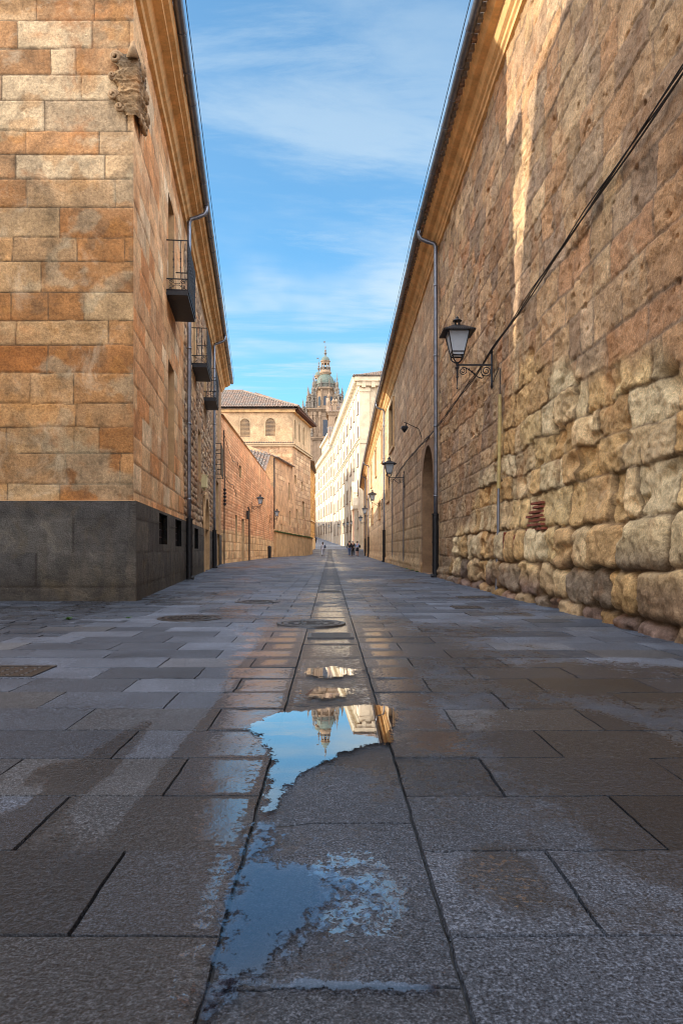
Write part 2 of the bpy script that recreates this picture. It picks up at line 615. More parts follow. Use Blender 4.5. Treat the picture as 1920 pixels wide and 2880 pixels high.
def lines(a, b, step, extra=()):
    """grid lines from a to b with a spacing given by step(x), passing through the extra values"""
    L = [a]
    while L[-1] < b:
        L.append(L[-1] + (step(L[-1]) if callable(step) else step))
    L[-1] = b
    L = np.array(L)
    for e in extra:
        if a < e < b:
            L[np.argmin(np.abs(L[1:-1] - e)) + 1] = e
    return np.unique(np.round(L, 5))


def path_pos(path, s):
    P = np.array(path, float)
    seg = np.diff(P, axis=0)
    ln = np.hypot(seg[:, 0], seg[:, 1])
    cum = np.concatenate([[0], np.cumsum(ln)])
    x = np.interp(s, cum, P[:, 0])
    y = np.interp(s, cum, P[:, 1])
    mid = (cum[:-1] + cum[1:]) / 2
    if len(mid) == 1:
        d = np.repeat(seg / ln[:, None], len(s), axis=0)
    else:
        dirs = seg / ln[:, None]
        d = np.stack([np.interp(s, mid, dirs[:, 0]), np.interp(s, mid, dirs[:, 1])], 1)
        d /= np.hypot(d[:, 0], d[:, 1])[:, None]
    return x, y, d


def wall(name, path, z0, z1, mat, parent, sl, zl, surf, holes=(), side=1, fade=(True, True), thick=None, ztop=None):
    """a masonry face along a plan path; surf(s, z) gives relief and colour. side=1: outward is to the right of the path"""
    Sg, Zg = np.meshgrid(sl, zl, indexing='ij')
    disp, col = surf(Sg.ravel(), Zg.ravel())
    disp = disp.reshape(Sg.shape)
    e = np.full(Sg.shape, 1e3)
    for h in holes:
        ex = np.maximum(np.maximum(h[0] - Sg, Sg - h[1]), 0)
        ez = np.maximum(np.maximum(h[2] - Zg, Zg - h[3]), 0)
        e = np.minimum(e, np.hypot(ex, ez))
    if fade[0]:
        e = np.minimum(e, Sg - sl[0])
    if fade[1]:
        e = np.minimum(e, sl[-1] - Sg)
    disp = disp * sstep(0, 0.05, e)
    x, y, d = path_pos(path, sl)
    nx, ny = (d[:, 1] * side, -d[:, 0] * side)
    if ztop is not None:
        zt = np.interp(sl, *ztop)
        Zw = z0 + (Zg - z0) * ((zt - z0) / (z1 - z0))[:, None]
    else:
        Zw = Zg
    V = np.stack([x[:, None] + nx[:, None] * disp, y[:, None] + ny[:, None] * disp, Zw], -1).reshape(-1, 3)
    ns, nz = Sg.shape
    idx = np.arange(ns * nz).reshape(ns, nz)
    F = np.stack([idx[:-1, :-1], idx[1:, :-1], idx[1:, 1:], idx[:-1, 1:]], -1)
    cs = (sl[:-1] + sl[1:]) / 2
    cz = (zl[:-1] + zl[1:]) / 2
    keep = np.ones((ns - 1, nz - 1), bool)
    for h in holes:
        keep &= ~((cs[:, None] > h[0]) & (cs[:, None] < h[1]) & (cz[None] > h[2]) & (cz[None] < h[3]))
    F = F[keep].reshape(-1, 4)
    if side < 0:
        F = F[:, ::-1]
    return mesh_np(name, V, F, mat, parent, col=col, smooth=True)


def pick(pal, r):
    P = np.array([lin(c) for c in pal])
    P = P * 0.97 + 0.03 * P.mean(axis=1, keepdims=True)
    return P[np.clip((r * len(P)).astype(int), 0, len(P) - 1)]


def ashlar(bl, pal, mortar, joint=0.012, relief=0.012, wav=0.012, rough=0.006, seed=0, tint=0.18, off=0.008, lump=0.0):
    def f(s, z):
        ws = s + wav * 2 * fbm(s * 3, z * 3, 3, seed)
        wz = z + wav * 2 * fbm(s * 3 + 50, z * 3, 3, seed + 1)
        qx, qz, r = bl.at(ws, wz)
        d = np.minimum(qx, qz)
        t = np.clip(d / (joint * 1.6), 0, 1)
        disp = -relief * (1 - sstep(0, 1, t)) + (r[:, 2] - 0.5) * off * t + rough * 2 * fbm(s * 9, z * 9, 4, seed + 2) + lump * fbm(s * 2.5, z * 2.5, 4, seed + 3)
        c = pick(pal, r[:, 0]) * (1 + tint * (r[:, 1:2] - 0.5) * 2)
        c = c * (1 + 0.35 * fbm(s * 1.7, z * 1.7, 4, seed + 4))[:, None]
        jm = (1 - sstep(0.35, 1.0, d / joint))[:, None]
        c = c * (1 - jm) + np.array(mortar) * jm
        return disp, np.clip(c, 0.004, 0.9)
    return f


def recess(parent, path, side, h, depth=0.35, jamb=M_JAMB, back=M_PANE, grille=None, label=None, name='window', mull=False, bar=None):
    """an opening: jamb faces behind the wall plane, a pane (or door leaf) at the back, an iron grille if any"""
    x, y, d = path_pos(path, np.array([h[0], h[1]]))
    n = np.stack([d[:, 1] * side, -d[:, 0] * side], 1)
    a = np.array([x[0], y[0]])
    b = np.array([x[1], y[1]])
    ai, bi = a - n[0] * depth, b - n[1] * depth
    z0, z1 = h[2], h[3]
    P = lambda q, z: (q[0], q[1], z)
    m = MB()
    m.add([P(a, z0), P(ai, z0), P(ai, z1), P(a, z1)], [(0, 1, 2, 3)])
    m.add([P(b, z0), P(bi, z0), P(bi, z1), P(b, z1)], [(3, 2, 1, 0)])
    m.add([P(a, z0), P(b, z0), P(bi, z0), P(ai, z0)], [(0, 1, 2, 3)])
    m.add([P(a, z1), P(b, z1), P(bi, z1), P(ai, z1)], [(3, 2, 1, 0)])
    o = m.build(name, jamb, parent)
    if label:
        o['label'] = label
    q = MB()
    q.add([P(ai, z0), P(bi, z0), P(bi, z1), P(ai, z1)], [(0, 1, 2, 3)])
    if mull:
        dd = (bi - ai) / np.linalg.norm(bi - ai)
        for k in np.linspace(0, 1, 3):
            c = ai + (bi - ai) * k + n[0] * 0.03
            q.box((c[0], c[1], (z0 + z1) / 2), (0.06, 0.06, z1 - z0), math.atan2(dd[1], dd[0]))
        for k in np.linspace(0, 1, 4):
            c = (ai + bi) / 2 + n[0] * 0.03
            q.box((c[0], c[1], z0 + (z1 - z0) * k), (np.linalg.norm(bi - ai), 0.05, 0.06), math.atan2(dd[1], dd[0]))
    q.build('pane' if name == 'window' else 'leaf', back, o)
    if grille:
        g = MB()
        ag, bg_ = a - n[0] * grille[0], b - n[1] * grille[0]
        for k in np.linspace(0.08, 0.92, grille[1]):
            c = ag + (bg_ - ag) * k
            g.tube([(c[0], c[1], z0), (c[0], c[1], z1)], bar[0] if bar else 0.012, 6)
        for k in np.linspace(0, 1, grille[2] + 2)[1:-1]:
            g.tube([P(ag, z0 + (z1 - z0) * k), P(bg_, z0 + (z1 - z0) * k)], bar[0] if bar else 0.012, 6)
        g.build('grille', bar[1] if bar else M_IRON, o)
    return o


def sweep(name, path, side, prof, mat, parent, s0=None, s1=None, n=None, closed=False, wob=0.0):
    """a moulding: profile (outward offset, height) carried along the plan path"""
    P = np.array(path, float)
    L = np.hypot(*np.diff(P, axis=0).T).sum()
    s = np.linspace(s0 if s0 is not None else 0, s1 if s1 is not None else L, n or max(2, int(L / 1.0)))
    x, y, d = path_pos(path, s)
    nx, ny = d[:, 1] * side, -d[:, 0] * side
    pr = np.array(prof, float)
    V = []
    for i in range(len(s)):
        w = wob * (random.random() - 0.5)
        for o, z in pr:
            V.append((x[i] + nx[i] * (o + w), y[i] + ny[i] * (o + w), z + w))
    k = len(pr)
    F = []
    for i in range(len(s) - 1):
        for j in range(k if closed else k - 1):
            a, b = i * k + j, i * k + (j + 1) % k
            F.append((a, b, b + k, a + k) if side > 0 else (a + k, b + k, b, a))
    F.append(tuple(range(k)))
    F.append(tuple((len(s) - 1) * k + j for j in range(k)))
    return mesh_np(name, np.array(V), F, mat, parent)


def tiled(mb, A, B, up, H, tA=0.0, tB=None, pitch=0.26, r=0.12, step=0.42, seed=1, pan=True):
    """a roof plane of barrel tiles: eave from A to B, rising along the unit vector up for H (less over the hips)"""
    g = np.random.default_rng(seed)
    A, B, up = Vector(A), Vector(B), Vector(up).normalized()
    e = (B - A)
    L = e.length
    e.normalize()
    nrm = e.cross(up).normalized()
    if nrm.z < 0:
        nrm = -nrm
    tB = L if tB is None else tB
    if pan:
        mb.add([A, B, A + e * tB + up * H, A + e * tA + up * H], [(0, 1, 2, 3)])
    for i in range(int(L / pitch)):
        t = (i + 0.5) * pitch + g.uniform(-0.015, 0.015)
        h = H
        if tA > 0 and t < tA:
            h = H * t / tA
        if tB < L and t > tB:
            h = H * (L - t) / (L - tB)
        n = max(1, int(h / step))
        for j in range(n):
            u0, u1 = j * h / n - (0.04 if j else 0.10), (j + 1) * h / n
            j0 = g.uniform(-0.012, 0.012)
            vs = []
            for u, rr, lift in ((u0, r * 0.92, 0.03), (u1, r * 0.82, 0.01)):
                for k in range(5):
                    a = math.pi * k / 4
                    vs.append(A + e * (t + j0 - math.cos(a) * rr) + up * u + nrm * (lift + math.sin(a) * rr * 0.9))
            mb.add(vs, [(k, k + 1, k + 6, k + 5) for k in range(4)])


def spiral(c, r0, r1, a0, a1, plane, n=22):
    out = []
    for i in range(n):
        k = i / (n - 1)
        a = a0 + (a1 - a0) * k
        r = r0 + (r1 - r0) * k
        p = Vector(c) + plane[0] * (r * math.cos(a)) + plane[1] * (r * math.sin(a))
        out.append(p)
    return out


X, Y, Z = Vector((1, 0, 0)), Vector((0, 1, 0)), Vector((0, 0, 1))

# ------------------------------------------------------------------ ground and paving
def slab_field(name, slabs):
    V, F, C = [], [], []
    base = 0
    for (x0, x1, y0, y1, tone, warm, dz, tx, ty, near) in slabs:
        g = 0.0018 if near else 0.004
        x0, x1, y0, y1 = x0 + g, x1 - g, y0 + g, y1 - g
        if x1 - x0 < 0.05:
            continue
        if near == 2:
            nx, ny = max(3, int((x1 - x0) / 0.03)), max(3, int((y1 - y0) / 0.03))
        elif near == 1:
            nx, ny = max(3, int((x1 - x0) / 0.09)), max(3, int((y1 - y0) / 0.09))
        else:
            nx, ny = 3, 3
        ch = 0.003
        lx = np.concatenate([[x0, x0 + ch], np.linspace(x0 + ch, x1 - ch, nx + 1)[1:-1], [x1 - ch, x1]])
        ly = np.concatenate([[y0, y0 + ch], np.linspace(y0 + ch, y1 - ch, ny + 1)[1:-1], [y1 - ch, y1]])
        gx, gy = np.meshgrid(lx, ly, indexing='ij')
        edge = np.zeros(gx.shape, bool)
        edge[0] = edge[-1] = True
        edge[:, 0] = edge[:, -1] = True
        rim = edge.copy()
        rim[1] = rim[-2] = True
        rim[:, 1] = rim[:, -2] = True
        cx, cy = (x0 + x1) / 2, (y0 + y1) / 2
        z = dz + tx * (gx - cx) + ty * (gy - cy)
        if near:
            z = z + 0.004 * fbm(gx * 6, gy * 6, 3, 2)
            chip = np.maximum(0, fbm(gx * 7 + 3, gy * 7, 3, 4) - 0.17) * 0.05
            inner = np.minimum(np.minimum(gx - x0, x1 - gx), np.minimum(gy - y0, y1 - gy))
            z = z - chip * (1 - sstep(0, 0.05, inner))
            jx = 0.007 * fbm(gx * 14, gy * 14, 2, 3)
            jy = 0.007 * fbm(gx * 14 + 31, gy * 14, 2, 1)
            gx = gx + jx
            gy = gy + jy
        z = np.where(edge, z - 0.014, z) + np.interp(gy, [-50, 88, 100, 114, 147, 178, 240, 400], [0, 0, 0.45, 0.9, 1.5, 2.4, 5.3, 13])
        n, k = gx.shape
        V.append(np.stack([gx, gy, z], -1).reshape(-1, 3))
        idx = base + np.arange(n * k).reshape(n, k)
        F.append(np.stack([idx[:-1, :-1], idx[1:, :-1], idx[1:, 1:], idx[:-1, 1:]], -1).reshape(-1, 4))
        w = wetness(gx.ravel(), gy.ravel())
        C.append(np.stack([np.full(n * k, tone), w, np.full(n * k, warm), filmzone(gx.ravel(), gy.ravel()) * ~rim.ravel()], -1))
        base += n * k
    return mesh_np(name, np.concatenate(V), np.concatenate(F), M_GROUND, None, col=np.concatenate(C), smooth=False)


def blob(x, y, cx, cy, rx, ry, rot=0.0):
    c, s = math.cos(rot), math.sin(rot)
    u = ((x - cx) * c + (y - cy) * s) / rx
    v = (-(x - cx) * s + (y - cy) * c) / ry
    return 1 - sstep(0.6, 1.15, np.sqrt(u * u + v * v))


def wetness(x, y):
    """how damp the paving is: the gutter line and old tyre tracks stay wet, the left side has dried"""
    w = 0.40 + 0.7 * fbm(x * 0.9 + 5, y * 0.33, 4, 0) + 0.35 * fbm(x * 3, y * 1.6, 3, 2)
    w = w + 0.34 * np.exp(-((x + 0.40) / 0.15) ** 2) * (1 - sstep(5, 9, y))
    w = w + 0.25 * np.exp(-((x - 0.42) / 0.16) ** 2) * sstep(2.5, 2.9, y) * (1 - sstep(5, 8, y))
    w = w + 0.42 * blob(x, y, 1.05, 2.75, 0.42, 0.95) + 0.3 * blob(x, y, 0.95, 1.9, 0.25, 0.35) + 0.34 * blob(x, y, 0.42, 1.7, 0.12, 0.2)
    w = w + 0.35 * blob(x, y, 1.9, 4.3, 0.9, 0.7)
    dry = sstep(-0.52, -0.68, x) * sstep(1.95, 2.3, y) * (1 - sstep(6, 9, y))
    w = w - 0.42 * dry
    w = w + 0.75 * blob(x, y, -0.86, 2.62, 0.10, 0.75, -0.02) + 0.6 * blob(x, y, -0.92, 1.95, 0.06, 0.35) + 0.5 * blob(x, y, -1.0, 2.5, 0.09, 0.2)
    w = w + 0.5 * blob(x, y, -0.53, 2.6, 0.10, 1.2) - 0.45 * blob(x, y, -0.68, 2.5, 0.045, 0.62)
    w = w + 0.32 * sstep(1.95, 1.55, y) * sstep(-0.2, -0.4, x)
    w = w - 0.30 * blob(x, y, -0.02, 2.35, 0.16, 0.35) - 0.30 * sstep(1.5, 1.25, y) * sstep(0.2, 0.4, x)
    w = w + 0.30 * sstep(-0.19, -0.13, x / np.maximum(y, 0.5)) * (1 - sstep(0.08, 0.13, x / np.maximum(y, 0.5))) * sstep(2.0, 2.8, y) * (1 - sstep(5, 11, y))
    w = w - 0.05 * sstep(9, 14, y) + 0.1 * sstep(0.24, 0.18, np.abs(x - 0.01)) * sstep(3.4, 3.8, y) - 0.25 * sstep(0.3, 0.2, np.abs(x - 0.01)) * sstep(10, 20, y)
    w = w + 0.16 * sstep(1.0, 0.4, np.abs(x - 0.2)) * sstep(4.0, 6.0, y)
    return np.clip(w, 0, 1)


def filmzone(x, y):
    """where a skin of water stands between the grains"""
    f = 0.05 + 1.0 * np.exp(-((x + 0.31 + 0.07 * sstep(1.8, 3.0, y)) / (0.075 + 0.08 * sstep(1.5, 3, y))) ** 2) * (1 - sstep(5, 8, y))
    f = f + 0.85 * np.exp(-((x - 0.44) / 0.20) ** 2) * sstep(2.5, 2.8, y) * (1 - sstep(5, 8, y))
    f = f + 0.42 * sstep(0.25, 0.2, np.abs(x - 0.01)) * sstep(3.4, 3.7, y) * (1 - 0.8 * sstep(6, 12, y))
    f = f - 0.6 * sstep(1.5, 1.2, y) * sstep(-0.2, -0.35, x)
    f = f + 0.7 * blob(x, y, 0.06, 1.65, 0.16, 0.28) + 0.5 * blob(x, y, 0.42, 1.7, 0.12, 0.2)
    f = f + 0.5 * sstep(1.6, 0.6, np.abs(x - 0.3)) * sstep(4.5, 7.0, y)
    wedge = sstep(-0.19, -0.13, x / np.maximum(y, 0.5)) * (1 - sstep(0.08, 0.13, x / np.maximum(y, 0.5))) * (np.abs(x - 0.01) > 0.235)
    f = np.maximum(f, wedge * (0.78 + 0.5 * fbm(x * 2.2, y * 0.9, 3, 1)) * sstep(1.9, 2.5, y) * (1 - 0.8 * sstep(5, 11, y)))
    f = f * (1 - (1 - sstep(-0.33, -0.27, x)) * sstep(2.0, 1.8, y))
    return np.clip(f, 0, 1)


def slab_rows(kind):
    out = []
    g = np.random.default_rng({'left': 1, 'right': 2, 'gully': 3}[kind])
    if kind == 'gully':
        y = 1.28 - 0.77
        while y < 112:
            x0, x1 = -0.225, 0.245
            L = 0.77
            out.append((x0, x1, y, y + L, g.uniform(0.045, 0.07), 0.25 if g.random() < 0.3 else 0.05, -0.006 + g.uniform(-.001, .001),
                        g.uniform(-.003, .003), g.uniform(-.002, .002), 2 if y < 5 else 1 if y < 9 else 0))
            y += L
        return out
    k = -2
    while True:
        y0 = 1.44 + 0.41 * k
        if y0 > 112:
            break
        y1 = y0 + 0.41
        lim = max(0.6 * y1 + 0.5, 1.2)
        if kind == 'left':
            xl = -max(2.4, min(lim, 12)) if y0 < 10.8 else -(3.4 + 0.107 * (y0 - 10.8)) if y0 < 38 else -6.2
            if 6.2 < y0 < 10.9:
                xl = max(xl, -2.25)
            e = [-0.225, -0.54 if k % 2 == 0 else -0.84]
            while e[-1] > xl:
                e.append(e[-1] - 0.63 * (1 if y0 < 5 else g.uniform(0.75, 1.35)))
            spans = [(b, a) for a, b in zip(e[:-1], e[1:])]
        else:
            xr = min(lim, 3.35) if y0 < 20 else 3.5 + (y0 - 20) * 0.022
            e = [0.245, 0.57 if k % 2 == 0 else 0.9]
            while e[-1] < xr:
                e.append(e[-1] + 0.65 * (1 if y0 < 5 else g.uniform(0.75, 1.35)))
            spans = list(zip(e[:-1], e[1:]))
        for a, b in spans:
            r = g.random()
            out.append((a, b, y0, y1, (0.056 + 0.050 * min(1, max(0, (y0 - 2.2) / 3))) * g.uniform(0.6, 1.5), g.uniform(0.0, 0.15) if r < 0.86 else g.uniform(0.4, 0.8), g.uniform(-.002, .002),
                        g.uniform(-.006, .006), g.uniform(-.008, .008), 2 if y0 < 4.6 else 1 if y0 < 9 else 0))
        k += 1
    return out


def setts():
    """small worn setts round the corner of the house"""
    g = np.random.default_rng(5)
    out = []
    y = 6.15
    while y < 10.9:
        h = g.uniform(0.13, 0.2)
        x = -2.25
        while x > -7.5:
            L = g.uniform(0.25, 0.55)
            out.append((x - L, x, y, y + h, 0.065 * g.uniform(0.6, 1.35), g.uniform(0, 0.5) if g.random() < 0.3 else 0.0, g.uniform(-.008, .004), g.uniform(-.02, .02), g.uniform(-.03, .03), 1))
            x -= L
        y += h
    return out


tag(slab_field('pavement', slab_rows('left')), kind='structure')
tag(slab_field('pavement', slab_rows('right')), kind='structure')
tag(slab_field('pavement', setts()), kind='structure')
tag(slab_field('road_gully', slab_rows('gully')), kind='structure')
ys = np.array([-30, 0, 40, 88, 94, 100, 107, 114, 130, 147, 162, 178, 200, 220, 240, 320, 400, 3000.0])
yv = np.interp(ys, [-50, 88, 100, 114, 147, 178, 240, 400, 3000], [0, 0, 0.45, 0.9, 1.5, 2.4, 5.3, 13, 13])
V = [(sx, y, z - (0.017 if y < 111.9 else 0.0)) for y, z in zip(ys, yv) for sx in (-900, 900)]
F = [(2 * i, 2 * i + 1, 2 * i + 3, 2 * i + 2) for i in range(len(ys) - 1)]
tag(mesh_np('ground', np.array(V), F, M_SUB), kind='structure')
# the climbing street beyond the convent, plain paving at that distance
yy = np.linspace(111.5, 250, 60)
V = [(sx, y, gz(y) + 0.012) for y in yy for sx in (-9, -4, 0, 4, 8)]
F = [(5 * i + j, 5 * i + j + 1, 5 * i + j + 6, 5 * i + j + 5) for i in range(len(yy) - 1) for j in range(4)]
tag(mesh_np('street', np.array(V), F, M_GROUND, col=np.tile([0.2, 0.3, 0.15, 0.2], (len(V), 1))), kind='structure')


def puddle(pts, z, mat=M_WATER, soft=0.05, bias=0.0, cell=0.008):
    """standing water: a level sheet whose attribute is 1 well inside the pool and falls to 0 just outside its shore"""
    P = np.array(pts)
    pad = soft * 1.4
    gx = np.arange(P[:, 0].min() - pad, P[:, 0].max() + pad, cell)
    gy = np.arange(P[:, 1].min() - pad, P[:, 1].max() + pad, cell * 1.6)
    Xg, Yg = np.meshgrid(gx, gy, indexing='ij')
    x, y = Xg.ravel(), Yg.ravel()
    d2 = np.full(x.shape, 1e9)
    ins = np.zeros(x.shape, bool)
    for a, b in zip(P, np.roll(P, -1, axis=0)):
        e = b - a
        t = np.clip(((x - a[0]) * e[0] + (y - a[1]) * e[1]) / max(1e-9, e @ e), 0, 1)
        d2 = np.minimum(d2, (x - a[0] - t * e[0]) ** 2 + (y - a[1] - t * e[1]) ** 2)
        if a[1] != b[1]:
            c = (a[1] > y) != (b[1] > y)
            ins ^= c & (x < (b[0] - a[0]) * (y - a[1]) / (b[1] - a[1]) + a[0])
    sd = np.sqrt(d2) * np.where(ins, 1, -1)
    val = np.clip(0.5 + bias + 0.5 * sd / soft, 0, 1.6 + bias)
    n, k = Xg.shape
    idx = np.arange(n * k).reshape(n, k)
    F = np.stack([idx[:-1, :-1], idx[1:, :-1], idx[1:, 1:], idx[:-1, 1:]], -1).reshape(-1, 4)
    F = F[(sd[F] > -pad).any(axis=1)]
    return mesh_np('puddle', np.column_stack([x, y, np.full(len(x), z)]), F, mat, col=np.stack([val, val, val], -1))


PUD_A = [(-0.283, 3.345), (-0.208, 3.4), (-0.103, 3.423), (-0.007, 3.493), (0.092, 3.529), (0.227, 3.566), (0.319, 3.469), (0.323, 3.291), (0.261, 3.055), (0.254, 2.867), (0.201, 2.867), (0.136, 2.82), (0.09, 2.774), (0.02, 2.715), (0.007, 2.659), (-0.053, 2.565), (-0.099, 2.503), (-0.119, 2.443), (-0.141, 2.364), (-0.163, 2.3), (-0.169, 2.24), (-0.162, 2.201), (-0.178, 2.137), (-0.19, 2.119), (-0.191, 2.173), (-0.196, 2.27), (-0.188, 2.375), (-0.203, 2.443), (-0.193, 2.618), (-0.222, 2.673), (-0.226, 2.774), (-0.27, 2.867), (-0.297, 3.002), (-0.366, 3.074), (-0.335, 3.188)]
PUD_B = [(-0.197, 2.005), (-0.172, 1.901), (-0.19, 1.82), (-0.151, 1.762), (-0.062, 1.734), (0.019, 1.666), (-0.017, 1.583), (-0.062, 1.474), (-0.103, 1.409), (-0.132, 1.35), (-0.16, 1.295), (-0.204, 1.269), (-0.205, 1.245), (-0.205, 1.295), (-0.208, 1.364), (-0.210, 1.457), (-0.215, 1.603), (-0.220, 1.757), (-0.205, 1.828), (-0.205, 1.915)]
PUD_C = [(-0.164, 4.6), (0.009, 4.718), (0.152, 4.6), (0.118, 4.409), (-0.019, 4.32), (-0.144, 4.44)]
PUD_D = [(-0.139, 3.899), (-0.043, 4.021), (0.106, 3.959), (0.078, 3.784), (-0.04, 3.718), (-0.122, 3.761)]
PUD_E = [(-0.23, 1.28), (-0.159, 1.292), (0.034, 1.28), (0.19, 1.273), (0.19, 1.258), (0.034, 1.262), (-0.157, 1.272), (-0.2, 1.245), (-0.203, 1.174), (-0.216, 1.174)]
PUD_F = [(-0.02, 1.86), (0.10, 1.84), (0.19, 1.70), (0.17, 1.50), (0.08, 1.42), (-0.02, 1.44)]
WZ = 0.0045
for pts, mat, soft, bias in ((PUD_A, M_WATER, 0.045, 0.05), (PUD_B, M_FILM, 0.06, 0.10), (PUD_C, M_WATER, 0.10, 0.02), (PUD_D, M_WATER, 0.09, 0.02), (PUD_E, M_FILM, 0.012, 0.1), (PUD_F, M_FILM, 0.12, -0.40)):
    tag(puddle(pts, WZ if mat is M_WATER else WZ - 0.0008 - (0.0004 if pts is PUD_F else 0), mat, soft, bias, 0.004 if pts is PUD_E else 0.008), kind='structure')

# ------------------------------------------------------------------ the townhouse on the left corner
G_ASH = [(180, 132, 88), (186, 142, 98), (168, 112, 64), (174, 122, 76), (184, 140, 98), (162, 106, 60), (176, 130, 88), (190, 150, 108), (172, 116, 68), (186, 136, 88), (180, 132, 84), (156, 96, 48)]
G_SIDE = [(212, 164, 114), (204, 156, 108), (216, 176, 128), (198, 146, 98), (208, 164, 118), (200, 140, 86), (214, 184, 144)]
G_RUB = [(176, 150, 120), (160, 132, 104), (190, 160, 124), (150, 122, 94), (184, 140, 100), (140, 118, 98)]
G_GRAN = [(112, 110, 106), (100, 99, 97), (120, 118, 112), (106, 104, 100)]
CX, CY = -3.04, 10.8
EX, EY = -5.93, 38.0
SIDE = [(CX, CY), (EX, EY)]
FRONT = [(-9.0, CY), (CX, CY)]
LS = math.hypot(EX - CX, EY - CY)
sl = lambda y: (y - CY) / (EY - CY) * LS


def sidept(y, off=0.0):
    t = (y - CY) / (EY - CY)
    dxn, dyn = (EX - CX) / LS, (EY - CY) / LS
    return (CX + (EX - CX) * t + dyn * off, CY + (EY - CY) * t - dxn * off)


house = thing('townhouse', 'sandstone corner house on dark granite base with a carved shield and three iron balconies', 'house', (CX - 4, CY + 8, 0))
bl_f = Blocks(0, 6, 0, 9.8, (0.35, 0.48), (0.45, 1.55), 21)
G_PALE = [(194, 156, 118), (186, 146, 108), (202, 168, 132), (178, 132, 92), (190, 152, 116), (172, 122, 80), (196, 164, 130), (182, 150, 118)]
fr_pale = ashlar(bl_f, G_PALE, lin(120, 96, 74), joint=0.012, relief=0.014, wav=0.014, rough=0.007, seed=0, tint=0.14, off=0.012, lump=0.012)


def fr_surf(s, z):
    d, c = fr_och(s, z)
    d2, c2 = fr_pale(s, z)
    u = sstep(5.6, 6.6, z + 1.2 * fbm(s * 0.8, z * 0.8, 3, 2))[:, None]
    c = c * (1 - u) + c2 * u
    st = sstep(0.08, 0.2, fbm(s * 2.3 + 3, z * 2.6, 5, 0))[:, None]
    c = c * (1 - 0.4 * st) + np.array(lin(172, 114, 56)) * 0.4 * st
    gr = sstep(0.10, 0.2, fbm(s * 1.9 + 21, z * 2.2, 5, 3))[:, None]
    c = c * (1 - 0.5 * gr) + np.array(lin(176, 156, 128)) * 0.5 * gr
    dk = sstep(0.13, 0.22, fbm(s * 3.1 + 41, z * 2.4, 5, 1))[:, None]
    c = c * (1 - 0.4 * dk) + np.array(lin(104, 84, 64)) * 0.4 * dk
    return d, c * np.array([0.86, 0.91, 0.85])


fr_och = ashlar(bl_f, G_ASH, lin(104, 80, 58), joint=0.012, relief=0.014, wav=0.014, rough=0.007, seed=0, tint=0.14, off=0.012, lump=0.012)
wall('front_wall', FRONT, 1.55, 9.6, M_ASH, house, lines(0, 5.96, lambda s: 0.06 if s < 2.4 else 0.018), lines(1.55, 9.6, 0.02), fr_surf, fade=(False, True))
bl_s = Blocks(0, 9, 0, 9.8, (0.38, 0.44), (0.6, 1.3), 22)
bl_r = Blocks(0, 28, 0, 9.8, (0.16, 0.30), (0.18, 0.46), 23)
s_ash = ashlar(bl_s, G_SIDE, lin(150, 118, 86), joint=0.014, relief=0.012, wav=0.012, rough=0.006, seed=1, tint=0.12, off=0.01, lump=0.01)
s_rub = ashlar(bl_r, G_RUB, lin(120, 100, 80), joint=0.035, relief=0.045, wav=0.07, rough=0.03, seed=2, tint=0.25, off=0.03, lump=0.03)
HW = [(sl(a), sl(b), c, d) for a, b, c, d in ((15.1, 16.15, 2.55, 4.93), (15.1, 16.15, 6.3, 8.57), (21.0, 22.0, 6.3, 8.57), (25.65, 26.65, 6.3, 8.57), (23.0, 24.0, 3.1, 4.8), (31.0, 32.0, 6.3, 8.57), (34.8, 35.7, 6.3, 8.4))]
HD = [(sl(25.2), sl(27.3), 0.0, 2.75), (sl(33.4), sl(35.6), 0.0, 4.15)]
HB = [(sl(a), sl(b), c, d) for a, b, c, d in ((13.4, 14.6, 0.9, 1.5), (16.1, 17.4, 0.87, 1.5), (21.1, 22.4, 0.82, 1.45), (29.9, 30.8, 0.8, 1.45))]


def side_surf(s, z):
    d1, c1 = s_ash(s, z)
    d2, c2 = s_rub(s, z)
    m = sstep(sl(18.35), sl(18.6), s)
    for h in HW + HD:
        pad = 0.32
        ins = sstep(h[0] - pad - 0.05, h[0] - pad + 0.05, s) * (1 - sstep(h[1] + pad - 0.05, h[1] + pad + 0.05, s)) * sstep(h[2] - 0.9, h[2] - 0.8, z) * (1 - sstep(h[3] + 0.4, h[3] + 0.5, z))
        m = m * (1 - ins)
    m = m * (1 - sstep(sl(35.9), sl(36.2), s)) * (1 - sstep(9.1, 9.25, z))
    return d1 * (1 - m) + d2 * m, np.clip((c1 * (1 - m[:, None]) + c2 * m[:, None]) * 1.12, 0, 0.9)


ex = [v for h in HW + HD for v in h[:2]]
ez = [v for h in HW + HD for v in h[2:]]
wall('side_wall', SIDE, 1.55, 9.6, M_ASH, house, lines(0, LS, lambda s: 0.03 + 0.11 * min(1, s / 22), ex), lines(1.55, 9.6, 0.03, ez), side_surf, holes=HW + HD, fade=(True, False))
# granite base, a hand's breadth proud
PC = (CX + 0.05, CY - 0.05)
PE = sidept(EY, 0.05)
bl_g = Blocks(-3, 30, 0, 1.6, (0.50, 0.56), (1.0, 2.2), 24)
g_surf = ashlar(bl_g, G_GRAN, lin(70, 66, 60), joint=0.010, relief=0.006, wav=0.006, rough=0.004, seed=3, tint=0.10, off=0.006)
g_plain = g_surf


